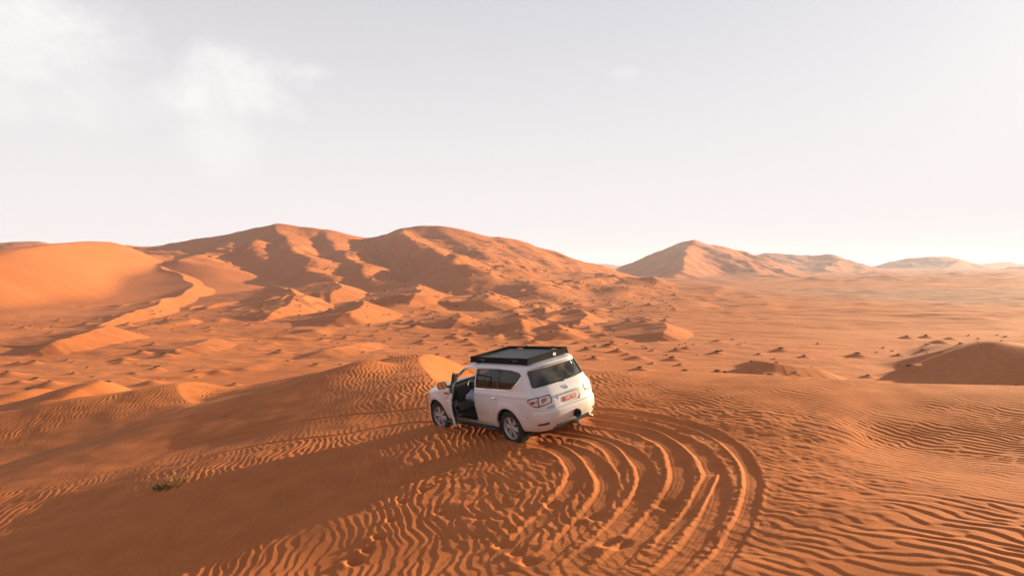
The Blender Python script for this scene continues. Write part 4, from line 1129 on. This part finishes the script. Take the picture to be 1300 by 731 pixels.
# line of sight over the sheet
slope = np.maximum.accumulate((Zg - CAM_Z) / RRg, axis=0)
ti = np.clip(np.searchsorted(TT, np.arctan2(mx, my)), 0, nt - 1)
ri = np.clip(np.searchsorted(RR, rr_) - 4, 0, nr - 1)
vis = (mz + .25 * ms - CAM_Z) / rr_ > slope[ri, ti]
inview = vis & (np.abs(mx / my) < .745)
order = np.argsort(-(ms / rr_) * inview)
random.seed(3)
made = 0; rest = []
for k in order:
    if not inview[k]: continue
    s = (.27 + .52 * ms[k]) * random.uniform(.7, 1.3)
    if made < 285:
        o = bpy.data.objects.new('desert_shrub', SH[made % 5]); COL.objects.link(o)
        o.location = (mx[k], my[k], mz[k] - .02); o.rotation_euler = (0, 0, random.uniform(0, 6.28)); o.scale = (s * 1.25, s * .95, s * .8)
        o['label'] = 'small dark desert shrub on its sand mound, scattered over the dune valley'; o['category'] = 'shrub'; o['group'] = 'shrubs scattered over the dune valley'
        made += 1
    else: rest.append((mx[k], my[k], mz[k], s))
# beyond: the countless tiny specks of scrub on the far slopes, one ground cover
rs = np.random.RandomState(5)
fx = rs.uniform(-330, 460, 5200); fy = rs.uniform(190, 620, 5200)
keep = (np.abs(fx / fy) < .78) & ~(fx > .22 * fy) & (np.hypot((fx + 165) / 1.6, (fy - 250) / 2) > 55) & (fbm(fx / 45, fy / 45, 77, 3) > .12 - .25 * sstep(-20, 90, fx - .35 * (fy - 330)) * sstep(480, 300, fy))
fx, fy = fx[keep][:1500], fy[keep][:1500]; fz = terrain(fx, fy)
for a, b_, c in zip(fx, fy, fz): rest.append((a, b_, c, rs.uniform(.3, .95)))
bm = bmesh.new()
for (x, y, z, s) in rest:
    for _ in range(14):
        th = random.uniform(0, 6.283); el = random.uniform(.15, 1.3); L = s * random.uniform(.35, .75)
        b = Vector((x + random.gauss(0, .28 * s), y + random.gauss(0, .2 * s), z - .05))
        blade(bm, b, b + Vector((math.cos(th) * math.cos(el), math.sin(th) * math.cos(el), math.sin(el) * .8)) * L, .11 * s, (0, 0, .03))
me = bpy.data.meshes.new('distant_scrub'); bm.to_mesh(me); bm.free(); me.materials.append(M_SHRUB)
o = bpy.data.objects.new('distant_scrub', me); COL.objects.link(o); o['kind'] = 'stuff'; o['label'] = 'tiny scrub speckling the far slopes'
# the dark shrub on top of the lit little dune at the left
gx, gy, gz = P(136, 484.5, 50.6)
gz = ground_z(gx, gy)
o = bpy.data.objects.new('desert_shrub', SH[1]); COL.objects.link(o); o.location = (gx, gy, gz - .03); o.scale = (.62, .62, .62)
o['label'] = 'lone dark shrub on the sunlit crest of the small dune at the left'; o['category'] = 'shrub'
# grass tuft on the edge of the car's shadow
def surf_hit(px, py):
    a, b = ray(px, py); d = np.linspace(5, 70, 9000)
    z = terrain(a * d, d); k = int(np.argmax(CAM_Z + b * d < z)); return a * d[k], d[k], z[k]
def tuft(px, py, n, rad, hgt, label, green=.3, seed=1):
    random.seed(seed); bm = bmesh.new()
    for _ in range(n):
        a, q = random.uniform(0, 6.28), rad * math.sqrt(random.random())
        b = Vector((math.cos(a) * q * 1.5, math.sin(a) * q * .8, -.03)); th = random.uniform(0, 6.28); L = hgt * random.uniform(.45, 1.1)
        lean = random.uniform(.15, .9)
        t = b + Vector((math.cos(th) * lean, math.sin(th) * lean, 1 - .35 * lean)) * L
        blade(bm, b, t, random.uniform(.004, .008), (0, 0, L * .12), 1 if random.random() < green else 0)
    me = bpy.data.meshes.new('grass_tuft'); bm.to_mesh(me); bm.free(); me.materials.append(M_GRASS); me.materials.append(M_GRASS2)
    o = bpy.data.objects.new('grass_tuft', me); COL.objects.link(o); o.location = surf_hit(px, py)
    o['label'] = label; o['category'] = 'grass'
tuft(212, 619, 200, .24, .17, 'low dark green grass tuft at the edge of the car shadow', .75, 1)
tuft(234, 609, 130, .30, .16, 'dry yellow grass tuft beside the dark green tuft at the shadow edge', .1, 2)
tuft(258, 606, 40, .30, .12, 'thin sparse grass blades right of the yellow tuft', .05, 3)


# ------------------------------------------------------------------ light, sky, air
SUN_AZ, SUN_EL = 61.0, 12.8                  # degrees right of the view axis, above the horizon
sv = Vector((math.sin(RAD(SUN_AZ)) * math.cos(RAD(SUN_EL)), math.cos(RAD(SUN_AZ)) * math.cos(RAD(SUN_EL)), math.sin(RAD(SUN_EL))))
sl = bpy.data.lights.new('sun', 'SUN'); sl.energy = 5.0; sl.angle = RAD(.55); sl.color = (1.0, .785, .47)
so = bpy.data.objects.new('sun', sl); COL.objects.link(so)
so.rotation_euler = sv.to_track_quat('Z', 'Y').to_euler(); so.location = (60, 40, 60)

world = bpy.data.worlds.new('World'); scene.world = world; world.use_nodes = True
wt = world.node_tree; wl = wt.links.new
bg = wt.nodes['Background']
sky = N(wt, 'ShaderNodeTexSky', sky_type='NISHITA'); sky.sun_disc = False
sky.sun_elevation = RAD(SUN_EL); sky.sun_rotation = RAD(SUN_AZ)
sky.air_density = 1.0; sky.dust_density = 2.2; sky.ozone_density = 2.0; sky.altitude = 300
hs = N(wt, 'ShaderNodeHueSaturation'); hs.inputs['Saturation'].default_value = .95; hs.inputs['Value'].default_value = .9
wl(sky.outputs['Color'], hs.inputs['Color'])
# thin high veil and a few soft clouds (directions are world directions)
tc = N(wt, 'ShaderNodeTexCoord')
def sky_dir(px, py):
    a, b_ = ray(px, py); return Vector((a, 1, b_)).normalized()
def blob(px, py, rx, ry, soft):
    d = sky_dir(px, py); u = Vector((d.y, -d.x, 0)).normalized(); v = u.cross(d)
    outs = []
    for ax, r_ in ((u, rx / FPX), (v, ry / FPX)):
        n = N(wt, 'ShaderNodeVectorMath', operation='DOT_PRODUCT'); wl(tc.outputs['Generated'], n.inputs[0]); n.inputs[1].default_value = ax
        m = N(wt, 'ShaderNodeMath', operation='DIVIDE'); wl(n.outputs['Value'], m.inputs[0]); m.inputs[1].default_value = r_
        q = N(wt, 'ShaderNodeMath', operation='MULTIPLY'); wl(m.outputs[0], q.inputs[0]); wl(m.outputs[0], q.inputs[1]); outs.append(q)
    a = N(wt, 'ShaderNodeMath', operation='ADD'); wl(outs[0].outputs[0], a.inputs[0]); wl(outs[1].outputs[0], a.inputs[1])
    s = N(wt, 'ShaderNodeMath', operation='MULTIPLY_ADD'); wl(a.outputs[0], s.inputs[0]); s.inputs[1].default_value = -1; s.inputs[2].default_value = 1
    return s
nz = N(wt, 'ShaderNodeTexNoise'); nz.inputs['Scale'].default_value = 11; nz.inputs['Detail'].default_value = 13; nz.inputs['Roughness'].default_value = .62; nz.inputs['Distortion'].default_value = .4
wl(tc.outputs['Generated'], nz.inputs['Vector'])
total = None
for px, py, rx, ry, amp in ((45, 45, 125, 80, 1.0), (10, 120, 130, 45, .5), (290, 110, 105, 62, 1.0), (285, 175, 70, 60, .5), (392, 92, 36, 12, .6), (792, 93, 24, 10, .28)):
    bl = blob(px, py, rx, ry, .5)
    m1 = N(wt, 'ShaderNodeMath', operation='MAXIMUM'); wl(bl.outputs[0], m1.inputs[0]); m1.inputs[1].default_value = -1.5
    k1 = N(wt, 'ShaderNodeMath', operation='MULTIPLY_ADD'); wl(nz.outputs['Fac'], k1.inputs[0]); k1.inputs[1].default_value = 2.4; k1.inputs[2].default_value = -1.36
    s1 = N(wt, 'ShaderNodeMath', operation='ADD'); wl(m1.outputs[0], s1.inputs[0]); wl(k1.outputs[0], s1.inputs[1])
    mr = N(wt, 'ShaderNodeMapRange', interpolation_type='SMOOTHSTEP'); wl(s1.outputs[0], mr.inputs['Value']); mr.inputs['From Min'].default_value = -.1; mr.inputs['From Max'].default_value = 1.4; mr.inputs['To Max'].default_value = amp
    if total is None: total = mr
    else:
        mxx = N(wt, 'ShaderNodeMath', operation='MAXIMUM'); wl(total.outputs[0], mxx.inputs[0]); wl(mr.outputs[0], mxx.inputs[1]); total = mxx
veil = N(wt, 'ShaderNodeMixRGB'); 
sz = N(wt, 'ShaderNodeSeparateXYZ'); wl(tc.outputs['Generated'], sz.inputs['Vector'])
mxz = N(wt, 'ShaderNodeMath', operation='MAXIMUM'); wl(sz.outputs['Z'], mxz.inputs[0]); mxz.inputs[1].default_value = .02
od = N(wt, 'ShaderNodeMath', operation='DIVIDE'); od.inputs[0].default_value = -.42; wl(mxz.outputs[0], od.inputs[1])
ex = N(wt, 'ShaderNodeMath', operation='EXPONENT'); wl(od.outputs[0], ex.inputs[0])
vf = N(wt, 'ShaderNodeMath', operation='SUBTRACT'); vf.inputs[0].default_value = 1; wl(ex.outputs[0], vf.inputs[1])
wl(vf.outputs[0], veil.inputs['Fac'])
wl(hs.outputs['Color'], veil.inputs['Color1']); veil.inputs['Color2'].default_value = (6.1, 5.82, 5.9, 1)
cm = N(wt, 'ShaderNodeMath', operation='MULTIPLY'); wl(total.outputs[0], cm.inputs[0]); cm.inputs[1].default_value = .95
cl = N(wt, 'ShaderNodeMixRGB'); wl(cm.outputs[0], cl.inputs['Fac']); wl(veil.outputs['Color'], cl.inputs['Color1']); cl.inputs['Color2'].default_value = (7.0, 6.8, 6.75, 1)
bg.inputs['Strength'].default_value = .05
wl(cl.outputs['Color'], bg.inputs['Color'])

# dusty air: one even volume round the whole place
bm = bmesh.new(); bmesh.ops.create_cube(bm, size=1)
for v in bm.verts: v.co = Vector((v.co.x * 15000, v.co.y * 15000, 45.0 if v.co.z > 0 else -40.0))
hz = bpy.data.meshes.new('haze'); bm.to_mesh(hz); bm.free()
haze = bpy.data.objects.new('haze', hz); COL.objects.link(haze); haze['kind'] = 'stuff'; haze['label'] = 'pale dusty air over the desert'
hm_ = bpy.data.materials.new('haze'); hm_.use_nodes = True; ht = hm_.node_tree; ht.nodes.remove(ht.nodes['Principled BSDF'])
pv = N(ht, 'ShaderNodeVolumePrincipled'); pv.inputs['Color'].default_value = (.80, .82, 1.0, 1); pv.inputs['Density'].default_value = 2.3e-4; pv.inputs['Anisotropy'].default_value = .12
ht.links.new(pv.outputs[0], ht.nodes['Material Output'].inputs['Volume'])
hz.materials.append(hm_)

scene.view_settings.view_transform = 'Standard'
scene.view_settings.look = 'None'
scene.view_settings.exposure = 1.56
scene.view_settings.gamma = 1.0
scene.view_settings.use_curve_mapping = False
scene.cycles.use_denoising = True
scene.cycles.max_bounces = 8
